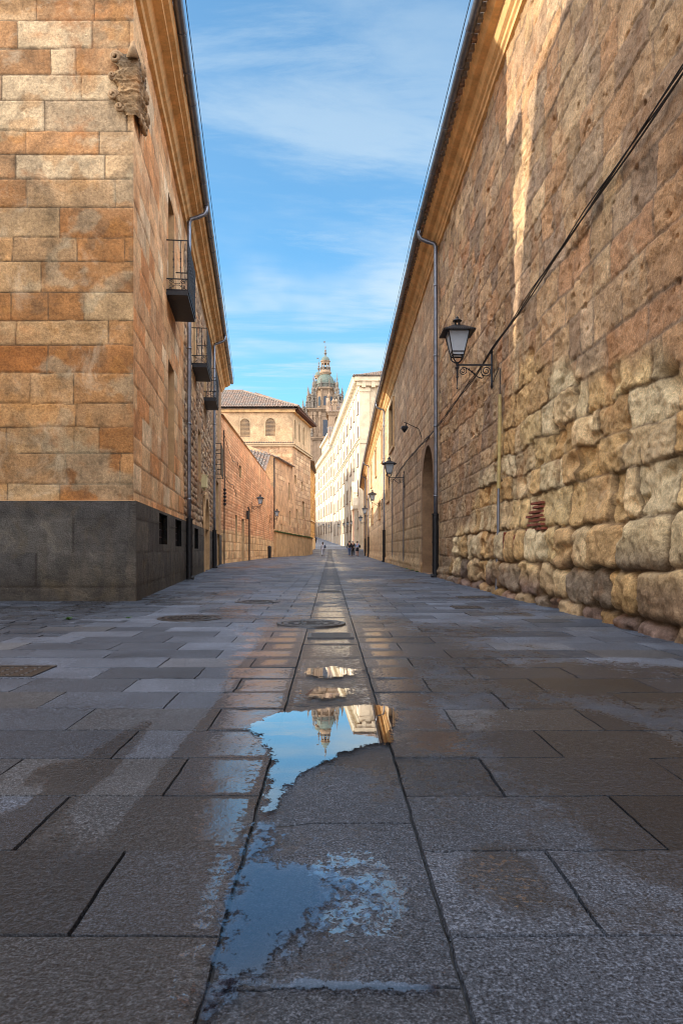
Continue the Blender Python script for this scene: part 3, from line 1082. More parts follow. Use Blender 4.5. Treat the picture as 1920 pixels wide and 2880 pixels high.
def g_surf(s, z):
    d, c = g_plain(s, z)
    damp = (1 - sstep(0.15, 0.75, z + 0.5 * fbm(s * 1.4, z * 0.7, 4, 2)))[:, None]
    c = c * (1 - 0.6 * damp) + np.array(lin(62, 54, 42)) * 0.6 * damp
    run = sstep(0.10, 0.2, fbm(s * 5, z * 0.5, 4, 4))[:, None]
    return d + 0.008 * fbm(s * 12, z * 12, 4, 1), c * (1 - 0.35 * run) + np.array(lin(120, 112, 98)) * 0.35 * run


PF = [(-9.0, CY - 0.05), PC]
PS = [PC, PE]
wall('base_course', PF, -0.02, 1.55, M_GRA, house, lines(0, 6.01, lambda s: 0.08 if s < 2.4 else 0.03), lines(-0.02, 1.55, 0.03), g_surf, fade=(False, True))
exb = [v for h in HB + HD for v in h[:2]]
wall('base_course', PS, -0.02, 1.55, M_GRA, house, lines(0, LS, lambda s: 0.04 + 0.12 * min(1, s / 22), exb), lines(-0.02, 1.55, 0.035, [0.9, 1.5, 0.87, 0.82, 1.45]), g_surf, holes=HB + HD, fade=(True, False))
m = MB()
m.add([(-9, CY - 0.05, 1.552), (PC[0], PC[1], 1.552), (CX - 0.1, CY + 0.1, 1.575), (-9, CY + 0.1, 1.575)], [(0, 1, 2, 3)])
m.add([(PC[0], PC[1], 1.552), (PE[0], PE[1], 1.552), (*sidept(EY, -0.1), 1.575), (CX - 0.1, CY + 0.1, 1.575)], [(0, 1, 2, 3)])
m.build('base_ledge', M_JAMB, house)

for i, h in enumerate(HW):
    recess(house, SIDE, 1, h, 0.42, M_JAMB, M_PANE, mull=True)
for h in HB:
    recess(house, PS, 1, h, 0.3, M_GRA, M_PANE, grille=(0.12, 8, 3))


def archway(parent, path, side, h, spring, wide=0.22, depth=0.4, mat=M_JAMB, name='door_surround', proud=0.03):
    s0, s1, z0, z1 = h
    c = (s0 + s1) / 2
    rx, rz = (s1 - s0) / 2 - 0.02, z1 - spring - 0.04
    inner, outer = [(s0 + 0.02, z0)], [(s0 - wide, z0)]
    for k in range(25):
        a = math.pi * (1 - k / 24)
        inner.append((c + rx * math.cos(a), spring + rz * math.sin(a)))
        ox, oz = c + (rx + wide + 0.02) * math.cos(a), spring + (rz + wide) * math.sin(a)
        t = max(abs(math.cos(a)), abs(math.sin(a)))
        bx, bz = c + ((rx + 0.03) / t) * math.cos(a), spring + ((rz + 0.06) / t) * math.sin(a)
        outer.append((ox if abs(ox - c) > abs(bx - c) else bx, max(oz, bz)))
    inner.append((s1 - 0.02, z0))
    outer.append((s1 + wide, z0))
    V, F = [], []
    for (a, b) in zip(inner, outer):
        for (q, off) in ((a, -depth), (a, proud), (b, proud), (b, -0.03)):
            x, y, d = path_pos(path, np.array([q[0]]))
            V.append((x[0] + d[0, 1] * side * off, y[0] - d[0, 0] * side * off, q[1]))
    for i in range(len(inner) - 1):
        for j in range(3):
            F.append((4 * i + j, 4 * i + j + 1, 4 * i + j + 5, 4 * i + j + 4))
    return mesh_np(name, np.array(V), F, mat, parent)


recess(house, SIDE, 1, HD[0], 0.5, M_JAMB, M_DARK, name='door')
archway(house, PS, 1, HD[0], 1.7, 0.25)
recess(house, SIDE, 1, HD[1], 0.55, M_JAMB, M_DARK, name='door')

# cornice, gutter, roof
CORN = [(-0.02, 9.45), (0.07, 9.47), (0.09, 9.55), (0.15, 9.58), (0.20, 9.68), (0.22, 9.72), (0.36, 9.74), (0.37, 9.79), (0.46, 9.82), (0.50, 9.92), (0.50, 9.97), (-0.02, 10.05)]
dS = Vector((EX - CX, EY - CY, 0)).normalized()
SIDE_C = [(CX - dS.x * 0.5, CY - dS.y * 0.5), (EX + dS.x * 0.35, EY + dS.y * 0.35)]
sweep('cornice', SIDE_C, 1, CORN, M_COR, house, wob=0.012)
sweep('cornice', [(-9.5, CY), (CX + 0.45, CY)], 1, [(o * 0.45, z) for o, z in CORN], M_COR, house, wob=0.01)


def gutter(parent, path, side, off, z, r=0.085, s0=0.0):
    P = np.array(path, float)
    L = np.hypot(*np.diff(P, axis=0).T).sum()
    m = MB()
    s = np.linspace(s0, L, max(2, int(L / 1.0)) + 1)
    x, y, d = path_pos(path, s)
    pts = [(x[i] + d[i, 1] * side * off, y[i] - d[i, 0] * side * off, z + 0.018 * math.sin(s[i] * 0.55) + 0.008 * math.sin(s[i] * 1.7)) for i in range(len(s))]
    m.tube(pts, r, 12)
    for p, dd in zip(pts[1:], d[1:]):
        q = Vector(p)
        t = Vector((dd[0], dd[1], 0)) * 0.018
        m.tube([q - t, q + t], r * 1.13, 12)
    o = m.build('gutter', M_ZINC, parent)
    for pol in o.data.polygons:
        pol.use_smooth = len(pol.vertices) == 4
    w = MB()
    w.tube([(p[0] + d[i, 1] * side * 0.13, p[1] - d[i, 0] * side * 0.13, p[2] + 0.03) for i, p in enumerate(pts)], 0.008, 6)
    w.build('cable', M_CABLE, o)
    return o


def downpipe(parent, base, n, off_g, zg, ztop, zcase, r=0.055, rc=0.085, zb=0.0):
    """rainwater pipe: out of the gutter, back to the wall, straight down into an iron casing"""
    b = Vector((base[0], base[1], 0))
    n = Vector((n[0], n[1], 0)).normalized()
    at = lambda o, z: b + n * o + Z * z
    w = 0.09
    pth = [at(off_g, zg - 0.04), at(off_g, zg - 0.22), at(off_g - 0.05, zg - 0.32), at((off_g + w) / 2, zg - 0.40), at(w + 0.05, zg - 0.46), at(w, zg - 0.56)]
    for z in np.linspace(zg - 0.8, zcase, 12):
        pth.append(at(w, z))
    m = MB()
    m.tube(pth, r, 10)
    for z in np.arange(zcase + 0.5, zg - 0.8, 2.0):
        m.tube([at(w, z - 0.025), at(w, z + 0.025)], r * 1.2, 10)
    o = m.build('downpipe', M_ZINC, parent, smooth=True)
    c = MB()
    c.tube([at(w + 0.01, zb), at(w + 0.01, zcase)], rc, 12)
    for z in (zcase - 0.03, zcase * 0.55, 0.35):
        c.tube([at(w + 0.01, z - 0.02), at(w + 0.01, z + 0.02)], rc * 1.15, 12)
    c.tube([at(w + 0.01, 0.16), at(w + 0.02, 0.06), at(w + 0.14, 0.035)], rc * 0.8, 10)
    c.build('pipe_casing', M_IRON, o)
    return o


gutter(house, SIDE_C, 1, 0.58, 10.0)
nS = (dS.y, -dS.x)
downpipe(house, sidept(18.4, 0.04), nS, 0.54, 10.0, 9.4, 1.62)
downpipe(house, sidept(29.6, 0.04), nS, 0.54, 10.0, 9.4, 1.62)
m = MB()
a0, a1 = sidept(CY - 0.45, 0.45), sidept(EY + 0.3, 0.45)
tiled(m, (a1[0], a1[1], 10.03), (a0[0], a0[1], 10.03), (-0.9, 0, 0.30), 2.9, tA=0.0, tB=None, pitch=0.3, r=0.13, step=1.5)
m.build('roof', M_TILE, house)
m = MB()
m.prism([(-5.7, CY + 0.08), (-8.6, EY - 0.3), (-18, EY - 0.3), (-18, CY + 0.08)], 0, 15.2)
m.build('rear_wing', M_PLA, house)
m = MB()                                                             # end and back faces of the house body
m.add([(EX, EY, -0.02), (-14, EY, -0.02), (-14, EY, 9.9), (EX, EY, 9.9)], [(0, 1, 2, 3)])
m.build('end_wall', M_PLA, house)


def balcony(parent, y0, y1, zf, proj=0.45, rail=1.06):
    w0, w1 = Vector((*sidept(y0), 0)), Vector((*sidept(y1), 0))
    n = Vector((nS[0], nS[1], 0))
    d = (w1 - w0).normalized()
    L = (w1 - w0).length
    P = lambda s, o, z: w0 + d * s + n * o + Z * z
    m = MB()
    for (z0, z1, o) in ((zf - 0.10, zf - 0.03, proj), (zf - 0.03, zf, proj + 0.02)):
        m.add([P(0, -0.05, z0), P(L, -0.05, z0), P(L, o, z0), P(0, o, z0), P(0, -0.05, z1), P(L, -0.05, z1), P(L, o, z1), P(0, o, z1)],
              [(0, 1, 2, 3), (7, 6, 5, 4), (0, 4, 5, 1), (1, 5, 6, 2), (2, 6, 7, 3), (3, 7, 4, 0)])
    b = m.build('balcony', M_IRON, parent)
    r = MB()
    zr, zm = zf + rail, zf + 0.24
    for z in (zr, zm, zf + 0.01):
        r.tube([P(0, 0, z), P(0, proj, z), P(L, proj, z), P(L, 0, z)], 0.014, 6)
    nb = int(L / 0.075)
    for k in range(nb + 1):
        s = L * k / nb
        r.tube([P(s, proj, zf), P(s, proj, zr)], 0.010, 6)
        for z in (zm + 0.25, zm + 0.38, zm + 0.41, zm + 0.44, zm + 0.57):
            r.lathe([(0.011, -0.012), (0.019, 0), (0.011, 0.012)], P(s, proj, z), 6)
    for s in (0, L):
        for o in (proj * 0.33, proj * 0.66):
            r.tube([P(s, o, zm), P(s, o, zr)], 0.009, 6)
            for z in (zm + 0.25, zm + 0.38, zm + 0.41, zm + 0.44, zm + 0.57):
                r.lathe([(0.010, -0.012), (0.020, 0), (0.010, 0.012)], P(s, o, z), 6)
        for o, sg in ((0.10, 1), (proj - 0.10, -1)):
            for zz in (zf + 0.07, zf + 0.175):
                r.tube(spiral(P(s, o, zz), 0.052, 0.012, 0, 4.6 * math.pi / 1.4, (n * sg, Z)), 0.006, 5)
        r.tube([P(s, 0.02, zm), P(s, proj * 0.4, zf + 0.14), P(s, proj * 0.6, zf + 0.14), P(s, proj, zm)], 0.006, 5)
        r.tube([P(s, 0.02, zf), P(s, proj * 0.4, zf + 0.11), P(s, proj * 0.6, zf + 0.11), P(s, proj, zf)], 0.006, 5)
    for z in (zf + 0.07, zf + 0.175):
        for k in range(int(L / 0.13)):
            r.tube(spiral(P(0.09 + k * 0.13, proj, z), 0.05, 0.012, 0, 3.3 * math.pi, (d, Z), 14), 0.006, 4)
    r.build('railing', M_IRON, b)
    return b


balcony(house, 14.75, 16.5, 6.3)
balcony(house, 20.6, 22.4, 6.3)
balcony(house, 25.25, 27.0, 6.3)
# projecting window cage
m = MB()
w0, w1 = Vector((*sidept(31.9), 0)), Vector((*sidept(34.0), 0))
n3 = Vector((nS[0], nS[1], 0))
d3 = (w1 - w0).normalized()
L3 = (w1 - w0).length
for z in (4.25, 4.7, 5.2, 5.66):
    m.tube([w0 + Z * z, w0 + n3 * 0.3 + Z * z, w1 + n3 * 0.3 + Z * z, w1 + Z * z], 0.018, 6)
for k in range(28):
    q = w0 + d3 * (L3 * k / 27) + n3 * 0.3
    m.tube([q + Z * 4.25, q + Z * 5.66], 0.016, 6)
m.build('window_cage', M_IRON, house)
m = MB()
q = sidept(24.6, 0.08)
m.box((q[0], q[1], 3.18), (0.2, 0.42, 0.42), math.atan2(dS.y, dS.x) - math.pi / 2)
m.box((q[0] + 0.005, q[1], 3.40), (0.24, 0.46, 0.03), math.atan2(dS.y, dS.x) - math.pi / 2)
m.box((q[0], q[1], 2.93), (0.08, 0.08, 0.12), math.atan2(dS.y, dS.x) - math.pi / 2)
tag(m.build('meter_box', M_CREAM), 'cream painted metal box on the stone house wall above the arched door', 'box')


# carved shield wrapping the corner
M_CARV = plain_mat('carved stone', lin(142, 114, 82), 0.9, 0.35, 14, bump=0.6, dist=0.02)


def shield(parent):
    na, nz = 90, 90
    zc, hh = 7.98, 0.47
    d = dS
    nrm = Vector((nS[0], nS[1], 0))
    V, F, C = [], [], []
    A = np.linspace(-0.36, 0.95, na)
    T = np.linspace(-1, 1, nz)
    ok = np.zeros((na, nz), bool)
    for i, a in enumerate(A):
        for j, t in enumerate(T):
            z = zc + hh * t
            aa = a / 0.36 if a < 0 else a / 0.95
            # cartouche outline with scrolled lobes
            lim = 0.80 + 0.14 * math.sin(t * 9.0) + 0.06 * math.sin(t * 21) - (0.45 * max(0, -t - 0.25) ** 1.2) - 0.25 * max(0, t - 0.75)
            ok[i, j] = abs(aa) < lim
            edge = max(0.0, lim - abs(aa))
            h = 0.05 + 0.10 * min(1, edge / 0.25) ** 0.5
            u = abs(aa) / max(0.2, lim)
            h += 0.014 * math.cos(10 * u) * (u > 0.6)
            h += 0.035 * math.exp(-((t - 0.16 + 0.12 * u) / 0.035) ** 2) + 0.03 * math.exp(-((t + 0.2 + 0.1 * u) / 0.03) ** 2)
            h += 0.035 * (float(vnoise(np.array([aa * 30 + 9]), np.array([t * 28]), 4)[0]) - 0.5) + 0.05 * (float(vnoise(np.array([aa * 7 + 3]), np.array([t * 7]), 1)[0]) - 0.5) + 0.04 * (float(vnoise(np.array([aa * 16 + 3]), np.array([t * 15]), 2)[0]) - 0.5)
            h = max(0.02, h)
            k = float(sstep(-0.12, 0.12, np.array(a)))
            nn = (Vector((0, -1, 0)) * (1 - k) + nrm * k).normalized()
            b = Vector((CX + a, CY, 0)) if a < 0 else Vector((CX, CY, 0)) + d * a
            V.append(b + nn * h * 0.58 + Z * (z + 0.02 * math.sin(aa * 6)))
            r = float(vnoise(np.array([aa * 5.0]), np.array([t * 5.0]), 3)[0])
            top = max(0, t - 0.25)
            C.append(tuple((1 - min(0.8, top)) * p + min(0.8, top) * q for p, q in zip(lin(150, 120, 84), lin(104, 96, 82))))
    for i in range(na - 1):
        for j in range(nz - 1):
            if ok[i, j] and ok[i + 1, j] and ok[i, j + 1] and ok[i + 1, j + 1]:
                F.append((i * nz + j, (i + 1) * nz + j, (i + 1) * nz + j + 1, i * nz + j + 1))
    o = mesh_np('coat_of_arms', np.array(V), F, M_RUB, parent, col=np.array(C), smooth=True)
    fr = (X, Z)
    sd = (d, Z)
    for (a, z, r, pl, sg) in ((-0.25, 8.38, 0.085, fr, 1), (-0.29, 7.80, 0.075, fr, 1), (-0.20, 7.62, 0.06, fr, -1), (-0.31, 8.10, 0.055, fr, -1),
                              (0.30, 8.42, 0.11, sd, -1), (0.66, 8.22, 0.10, sd, 1), (0.74, 7.92, 0.10, sd, -1), (0.48, 7.60, 0.10, sd, 1), (0.15, 7.55, 0.08, sd, 1)):
        m = MB()
        b = Vector((CX + a, CY - 0.06, z)) if pl is fr else Vector((CX, CY, z)) + d * a + nrm * 0.07
        out = Vector((0, -1, 0)) if pl is fr else nrm
        sp = spiral(b, r, r * 0.22, 0, sg * 3.2 * math.pi, pl, 30)
        m.tube([q + out * (0.06 * k / 29) for k, q in enumerate(sp)], [r * (0.46 - 0.24 * k / 29) for k in range(30)], 8)
        m.build('scroll', M_CARV, o, smooth=True)
    m = MB()
    m.tube([(CX + 0.02, CY - 0.10, 8.36), (CX + 0.03, CY - 0.15, 8.46), (CX + 0.05, CY - 0.17, 8.56)], [0.10, 0.06, 0.015], 10)
    m.build('crest', M_CARV, o, smooth=True)


shield(house)
# ------------------------------------------------------------------ the long stone building on the right
G_UP = [(186, 150, 108), (196, 158, 116), (176, 142, 108), (200, 160, 116), (168, 138, 108), (194, 148, 104), (206, 170, 126), (182, 140, 98), (190, 158, 122)]
G_LOW = [(220, 186, 130), (212, 176, 120), (222, 194, 146), (204, 162, 104), (214, 182, 134), (200, 160, 108), (224, 198, 152), (208, 168, 112)]
G_FOOT = [(150, 122, 92), (128, 104, 90), (126, 106, 90), (168, 138, 100), (144, 124, 102), (130, 102, 84), (164, 130, 84)]
RP = [(3.05, -6.0), (3.08, 12.0), (3.13, 20.0), (3.50, 43.5), (4.30, 80.0), (5.0, 103.0)]
RPa = np.array(RP)
RC = np.concatenate([[0], np.cumsum(np.hypot(*np.diff(RPa, axis=0).T))])
sr = lambda y: float(np.interp(y, RPa[:, 1], RC))


def rpt(y, off=0.0, z=None):
    x, yy, d = path_pos(RP, np.array([sr(y)]))
    q = (x[0] - d[0, 1] * off, yy[0] + d[0, 0] * off)
    return q if z is None else Vector((*q, z))


college = thing('stone_college', 'long weathered sandstone building with swollen boulder courses at its foot and a moulded cornice', 'building', (6, 20, 0))
blu = Blocks(0, 30, 0, 10, (0.36, 0.56), (0.40, 1.15), 31)
bll = Blocks(0, 30, 0, 10, (0.38, 0.54), (0.42, 1.10), 35)


def bulge(s):
    y = np.interp(s, RC, RPa[:, 1])
    return np.interp(y, [0, 5, 6.2, 8.5, 11, 13, 15, 17.5, 19], [2.5, 2.5, 2.6, 3.1, 3.6, 3.0, 1.6, 0.8, 0.3])


def right_near(s, z):
    zb = bulge(s) + 0.75 * 2 * fbm(s * 1.1, z * 0.8, 3, 1)
    w = 1 - sstep(-0.30, 0.20, z - zb)
    # upper: flat blocks, smeared mortar
    ws = s + 0.06 * fbm(s * 2.2, z * 2.2, 3, 0)
    wz = z + 0.06 * fbm(s * 2.2 + 40, z * 2.2, 3, 1)
    qx, qz, r = blu.at(ws, wz)
    d = np.minimum(qx, qz) + 0.012 * fbm(s * 14, z * 14, 3, 2)
    t = np.clip(d / 0.024, 0, 1)
    erode = np.maximum(0, fbm(s * 1.1 + 9, z * 1.1, 5, 3) - 0.05)
    du = -0.012 * (1 - sstep(0, 1, t)) + (r[:, 2] - 0.5) * 0.014 * t + 0.045 * fbm(s * 4, z * 6, 5, 4) + 0.03 * fbm(s * 13, z * 16, 4, 5) - 0.30 * erode * (0.5 + fbm(s * 7, z * 7, 3, 2)) - 0.5 * np.maximum(0, fbm(s * 5 + 8, z * 7, 3, 1) - 0.24)
    cu = pick(G_UP, r[:, 0]) * (1 + 0.18 * (r[:, 1:2] - 0.5) * 2)
    cu = np.where(r[:, 3:4] > 0.95, np.array(lin(188, 142, 102)), cu)
    mort = np.clip((1 - sstep(0.010, 0.030, d)) * (0.35 + 1.3 * vnoise(s * 1.3, z * 1.3, 2)), 0, 1)[:, None]
    cu = cu * (1 - 0.75 * mort) + np.array(lin(132, 112, 92)) * 0.75 * mort
    pale = sstep(0.16, 0.28, fbm(s * 0.8 + 30, z * 1.0, 4, 5))[:, None]
    cu = cu * (1 - 0.6 * pale) + np.array(lin(196, 166, 124)) * 0.6 * pale
    # lower: worn, swollen blocks
    ws = s + 0.16 * fbm(s * 1.6, z * 1.6, 3, 2)
    wz = z + 0.16 * fbm(s * 1.6 + 40, z * 1.6, 3, 3)
    qx, qz, r2 = bll.at(ws, wz)
    foot = 1 - sstep(0.9, 1.5, z)
    rad = 0.045 + 0.10 * foot
    inr = (qx < rad) & (qz < rad)
    d = np.where(inr, rad - np.hypot(rad - qx, rad - qz), np.minimum(qx, qz)) + 0.016 * fbm(s * 10, z * 10, 3, 5)
    t = np.clip(d / (0.026 + 0.07 * foot + 0.03 * r2[:, 1]), 0, 1)
    prof = np.sqrt(np.clip(1 - (1 - t) ** 2, 0, 1))
    amp = (0.026 + 0.065 * foot) * (0.5 + 1.0 * r2[:, 3])
    holes = np.maximum(0, fbm(s * 2.1 + 4, z * 2.6, 3, 0) - 0.13)
    dl = amp * (prof - 0.55) + 0.05 * fbm(s * 2.2, z * 2.2, 3, 1) - 0.05 * np.abs(fbm(s * 4, z * 5, 4, 2)) + 0.05 * fbm(s * 9, z * 9, 4, 4) + 0.035 * fbm(s * 18, z * 18, 4, 3) + 0.08 * foot - 0.5 * holes + 0.07 * (r2[:, 2] - 0.5)
    cl = pick(G_LOW, r2[:, 0])
    cf = pick(G_FOOT, r2[:, 0])
    ff = (1 - sstep(0.25, 0.75, z + 0.5 * (r2[:, 1] - 0.5)))[:, None]
    cl = cl * (1 - ff) + cf * ff
    cl = cl * (1 + 0.16 * (r2[:, 1:2] - 0.5) * 2)
    jm = (1 - sstep(0.004, 0.03, d))[:, None]
    cl = cl * (1 - 0.8 * jm) + np.array(lin(96, 74, 52)) * 0.8 * jm
    y = np.interp(s, RC, RPa[:, 1])
    plain = (sstep(12.0, 16, y) * (1 - sstep(2.2, 3.2, z)))[:, None]
    cu = cu * (1 - 0.4 * plain) + np.array(lin(150, 128, 98)) * 0.4 * plain
    damp = (1 - sstep(0.3, 1.1, z + 0.5 * fbm(s * 2, z * 2, 3, 1)))[:, None] * (1 - w[:, None])
    cu = cu * (1 - 0.55 * damp) + np.array(lin(92, 80, 66)) * 0.55 * damp
    disp = du * (1 - w) + dl * w
    low = (1 - sstep(0.22, 0.36, z + 0.15 * fbm(s * 3, z * 3, 2, 1))) * (1 - w)
    disp = disp + 0.05 * low * (0.6 + np.abs(np.sin(s * 7 + 3 * vnoise(s, z, 1))))
    col = cu * (1 - w[:, None]) + cl * w[:, None]
    col = col * (1 + 0.3 * fbm(s * 1.3, z * 1.3, 4, 4))[:, None]
    return disp, np.clip(col, 0.004, 0.9)


def right_far(s, z):
    ws = s + 0.04 * fbm(s * 2, z * 2, 3, 0)
    wz = z + 0.04 * fbm(s * 2 + 40, z * 2, 3, 1)
    qx, qz, r = blf.at(ws, wz)
    d = np.minimum(qx * 0.6, qz)
    t = np.clip(d / 0.05, 0, 1)
    du = -0.02 * (1 - sstep(0, 1, t)) + 0.03 * fbm(s * 4, z * 4, 4, 4)
    y = np.interp(s, RC, RPa[:, 1])
    sun_cream = (0.75 * sstep(36, 41, y + 2 * fbm(s * 0.5, z * 0.5, 3, 2)) * sstep(1.2, 2.6, z))[:, None]  # paler cream paints sunlight onto the far plaster
    pal = pick(G_FARR, r[:, 0]) * (1 - sun_cream) + np.array(lin(214, 184, 142)) * sun_cream
    c = pal * (1 + 0.12 * (r[:, 1:2] - 0.5) * 2) * (1 + 0.3 * fbm(s * 0.9, z * 0.9, 4, 4))[:, None]
    jm = (1 - sstep(0.01, 0.05, d))[:, None]
    c = c * (1 - 0.4 * jm) + np.array(lin(120, 98, 76)) * 0.4 * jm
    low = (1 - sstep(1.6, 2.6, z))[:, None]
    c = c * (1 - 0.4 * low) + np.array(lin(176, 148, 100)) * 0.4 * low
    foot = (1 - sstep(0.2, 0.5, z + 0.3 * fbm(s * 1, z, 2, 1)))
    return du + 0.06 * foot * (0.5 + np.abs(np.sin(s * 5))), np.clip(c, 0.004, 0.9)


G_FARR = [(180, 146, 112), (190, 154, 116), (170, 138, 106), (198, 162, 124), (182, 142, 104)]
blf = Blocks(0, 120, 0, 10, (0.40, 0.55), (0.7, 1.5), 33)
s5, s20, s43, sE = sr(4.2), sr(19.9), sr(43.5), sr(103)
stepn = lambda s: 0.019 if s < sr(8) else 0.019 + 0.04 * min(1, (s - sr(8)) / 11)
wall('wall', RP, -0.03, 9.6, M_RUB, college, lines(s5, s20, stepn), lines(-0.03, 9.6, 0.021), right_near, side=-1, fade=(False, False))
DOOR = (sr(20.9), sr(23.8), 0.0, 4.17)
RW1 = [(sr(a), sr(b), c, d) for a, b, c, d in ((36.7, 39.4, 6.3, 8.7), (40.2, 42.2, 3.7, 5.3))]
RW2 = [(sr(a), sr(b), c, d) for a, b, c, d in ((46.2, 47.6, 6.8, 8.9), (50.0, 52.0, 3.1, 4.2), (56, 57.5, 6.8, 8.9), (63, 65.4, 3.2, 4.6), (66, 67.5, 6.8, 8.9), (75, 77.5, 2.3, 4.1), (78, 80, 6.6, 8.6), (88, 90, 2.5, 4.2))]
wall('wall', RP, -0.03, 9.6, M_RUB, college, lines(s20, s43, lambda s: 0.06 + 0.06 * (s - s20) / 23, [v for h in RW1 + [DOOR] for v in h[:2]]), lines(-0.03, 9.6, 0.045, [v for h in RW1 + [DOOR] for v in h[2:]]), right_far,
     holes=RW1 + [DOOR], side=-1, fade=(False, False))
wall('wall', RP, -0.03, 9.6, M_RUB, college, lines(s43, sE, 0.22, [v for h in RW2 for v in h[:2]]), lines(-0.03, 9.6, 0.10, [v for h in RW2 for v in h[2:]]), right_far, holes=RW2, side=-1, fade=(False, False))
m = MB()
m.add([(3.05, -6, 0), (3.05, 4.2, 0), (3.05, 4.2, 9.6), (3.05, -6, 9.6)], [(0, 1, 2, 3)])
m.build('rear_wall', M_CHU, college)
m = MB()
m.add([(5.0, 103, 0), (16, 103, 0), (16, 103, 9.9), (5.0, 103, 9.9)], [(3, 2, 1, 0)])
m.build('end_wall', M_CHU, college)
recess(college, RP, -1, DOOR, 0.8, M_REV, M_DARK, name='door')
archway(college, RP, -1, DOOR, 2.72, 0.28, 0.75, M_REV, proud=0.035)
for h in RW1 + RW2:
    o = recess(college, RP, -1, h, 0.35, M_JAMB, M_PANE, grille=(0.08, 9, 6))
    m = MB()
    xx, yy_, dd = path_pos(RP, np.array([h[0], h[1]]))
    for z in (h[2] - 0.14, h[3] + 0.0):
        for off in (0,):
            a = Vector((xx[0] - dd[0, 1] * 0.0, yy_[0] - 0.2, 0))
            b = Vector((xx[1], yy_[1] + 0.2, 0))
            c = (a + b) / 2
            m.box((c.x - 0.03, c.y, z + 0.07), (0.14, (b - a).length, 0.14), math.atan2(-(b.x - a.x), b.y - a.y))
    for i, yo in ((0, -0.1), (1, 0.1)):
        m.box((xx[i] - 0.03, yy_[i] + yo, (h[2] + h[3]) / 2), (0.12, 0.18, h[3] - h[2] + 0.02), 0)
    m.build('window_frame', M_JAMB, o)

RCORN = [(-0.02, 9.42), (0.05, 9.44), (0.06, 9.50), (0.10, 9.53), (0.11, 9.58), (0.17, 9.62), (0.22, 9.72), (0.24, 9.76), (0.36, 9.78), (0.40, 9.82), (0.46, 9.90), (0.46, 9.94), (-0.02, 10.0)]
sweep('cornice', RP, -1, RCORN, M_COR, college, n=150, wob=0.012)
m = MB()
for y in np.arange(5, 103, 0.24):
    d = rpt(y + 0.1, 0.4)
    q = rpt(y, 0.30, 9.985)
    q2 = rpt(y, 0.56, 9.945)
    m.tube([q, q2], 0.085, 6)
m.build('eave_tiles', M_TILE, college)
RPG = [(x, y) for x, y in RP[:-1]] + [(5.0, 102.6)]
gutter(college, RPG, -1, 0.60, 9.98, 0.085, s0=sr(2))
for y, zc in ((19.85, 1.82), (43.5, 2.0), (72.5, 2.1), (84.7, 2.1)):
    downpipe(college, rpt(y, 0.02), (-1, 0.02), 0.56, 9.98, 9.4, zc, r=0.058, rc=0.09)
m = MB()
e0, e1 = rpt(2, 0.45), rpt(103, 0.45)
RPe = [(rpt(y, 0.45, 10.02), rpt(y, -7, 12.6)) for y in (2, 20, 43.5, 80, 102.9)]
m.add([p for pr in RPe for p in pr], [(2 * i, 2 * i + 1, 2 * i + 3, 2 * i + 2) for i in range(4)])
m.build('roof', M_TILE, college)


# clay brick patching low in the wall
def brick_patch(y0, y1, z0, z1, seed, upright=False):
    g = np.random.default_rng(seed)
    m = MB()
    if not upright:
        z = z0
        while z < z1:
            k = (z - z0) / (z1 - z0)
            ya = y0 + 0.18 * k * (y1 - y0) + g.uniform(-0.02, 0.03)
            yb = y1 - (y1 - y0) * 0.5 * k + g.uniform(-0.05, 0.03)
            while ya < yb:
                L = g.uniform(0.14, 0.26)
                q = rpt(ya + L / 2, -0.02 + g.uniform(-0.012, 0.02))
                m.box((q[0], q[1], z), (0.16, L, 0.034), g.uniform(-0.12, 0.12), 0.97)
                ya += L + 0.015
            z += 0.055 + g.uniform(0, 0.012)
    else:
        for i in range(13):
            y, z = g.uniform(y0, y1), g.uniform(z0, z1)
            q = rpt(y, 0.07)
            a = g.uniform(-0.7, 0.7)
            n = Vector((0, math.sin(a), math.cos(a)))
            c = Vector((q[0], q[1], z))
            s = Vector((0, n.z, -n.y)) * 0.018
            t = X * 0.06
            L = g.uniform(0.06, 0.11)
            vs = [c + n * L * p + s * u + t * w for p in (-1, 1) for u, w in ((-1, -1), (1, -1), (1, 1), (-1, 1))]
            m.add(vs, [(3, 2, 1, 0), (4, 5, 6, 7), (0, 1, 5, 4), (1, 2, 6, 5), (2, 3, 7, 6), (3, 0, 4, 7)])
    return m.build('brick_infill', M_BRICK1, college)


brick_patch(9.85, 10.75, 1.10, 1.52, 3)
brick_patch(10.5, 11.9, 0.74, 1.02, 4, True)

# cable bundle along the wall
tops = [(4.5, 4.98), (6.1, 4.88), (8, 4.78), (11.3, 4.60), (15, 4.42), (20.4, 4.30), (27.3, 4.47), (31, 4.50), (34.5, 4.44), (37.3, 4.36)]
m = MB()
for k in range(4):
    pts = []
    for y in np.linspace(4.5, 37.3, 90):
        z = float(np.interp(y, [p[0] for p in tops], [p[1] for p in tops]))
        sag = 0.022 * math.sin(y * (1.6 + 0.35 * k) + k * 1.7)
        pts.append(rpt(y, 0.055 + 0.012 * (k % 2), z + sag + 0.012 * (k - 1.5)))
    m.tube(pts, 0.008 if k else 0.011, 6)
tag(m.build('cable_bundle', M_CABLE), 'bundle of black cables slung along the stone wall on the right', 'cable')
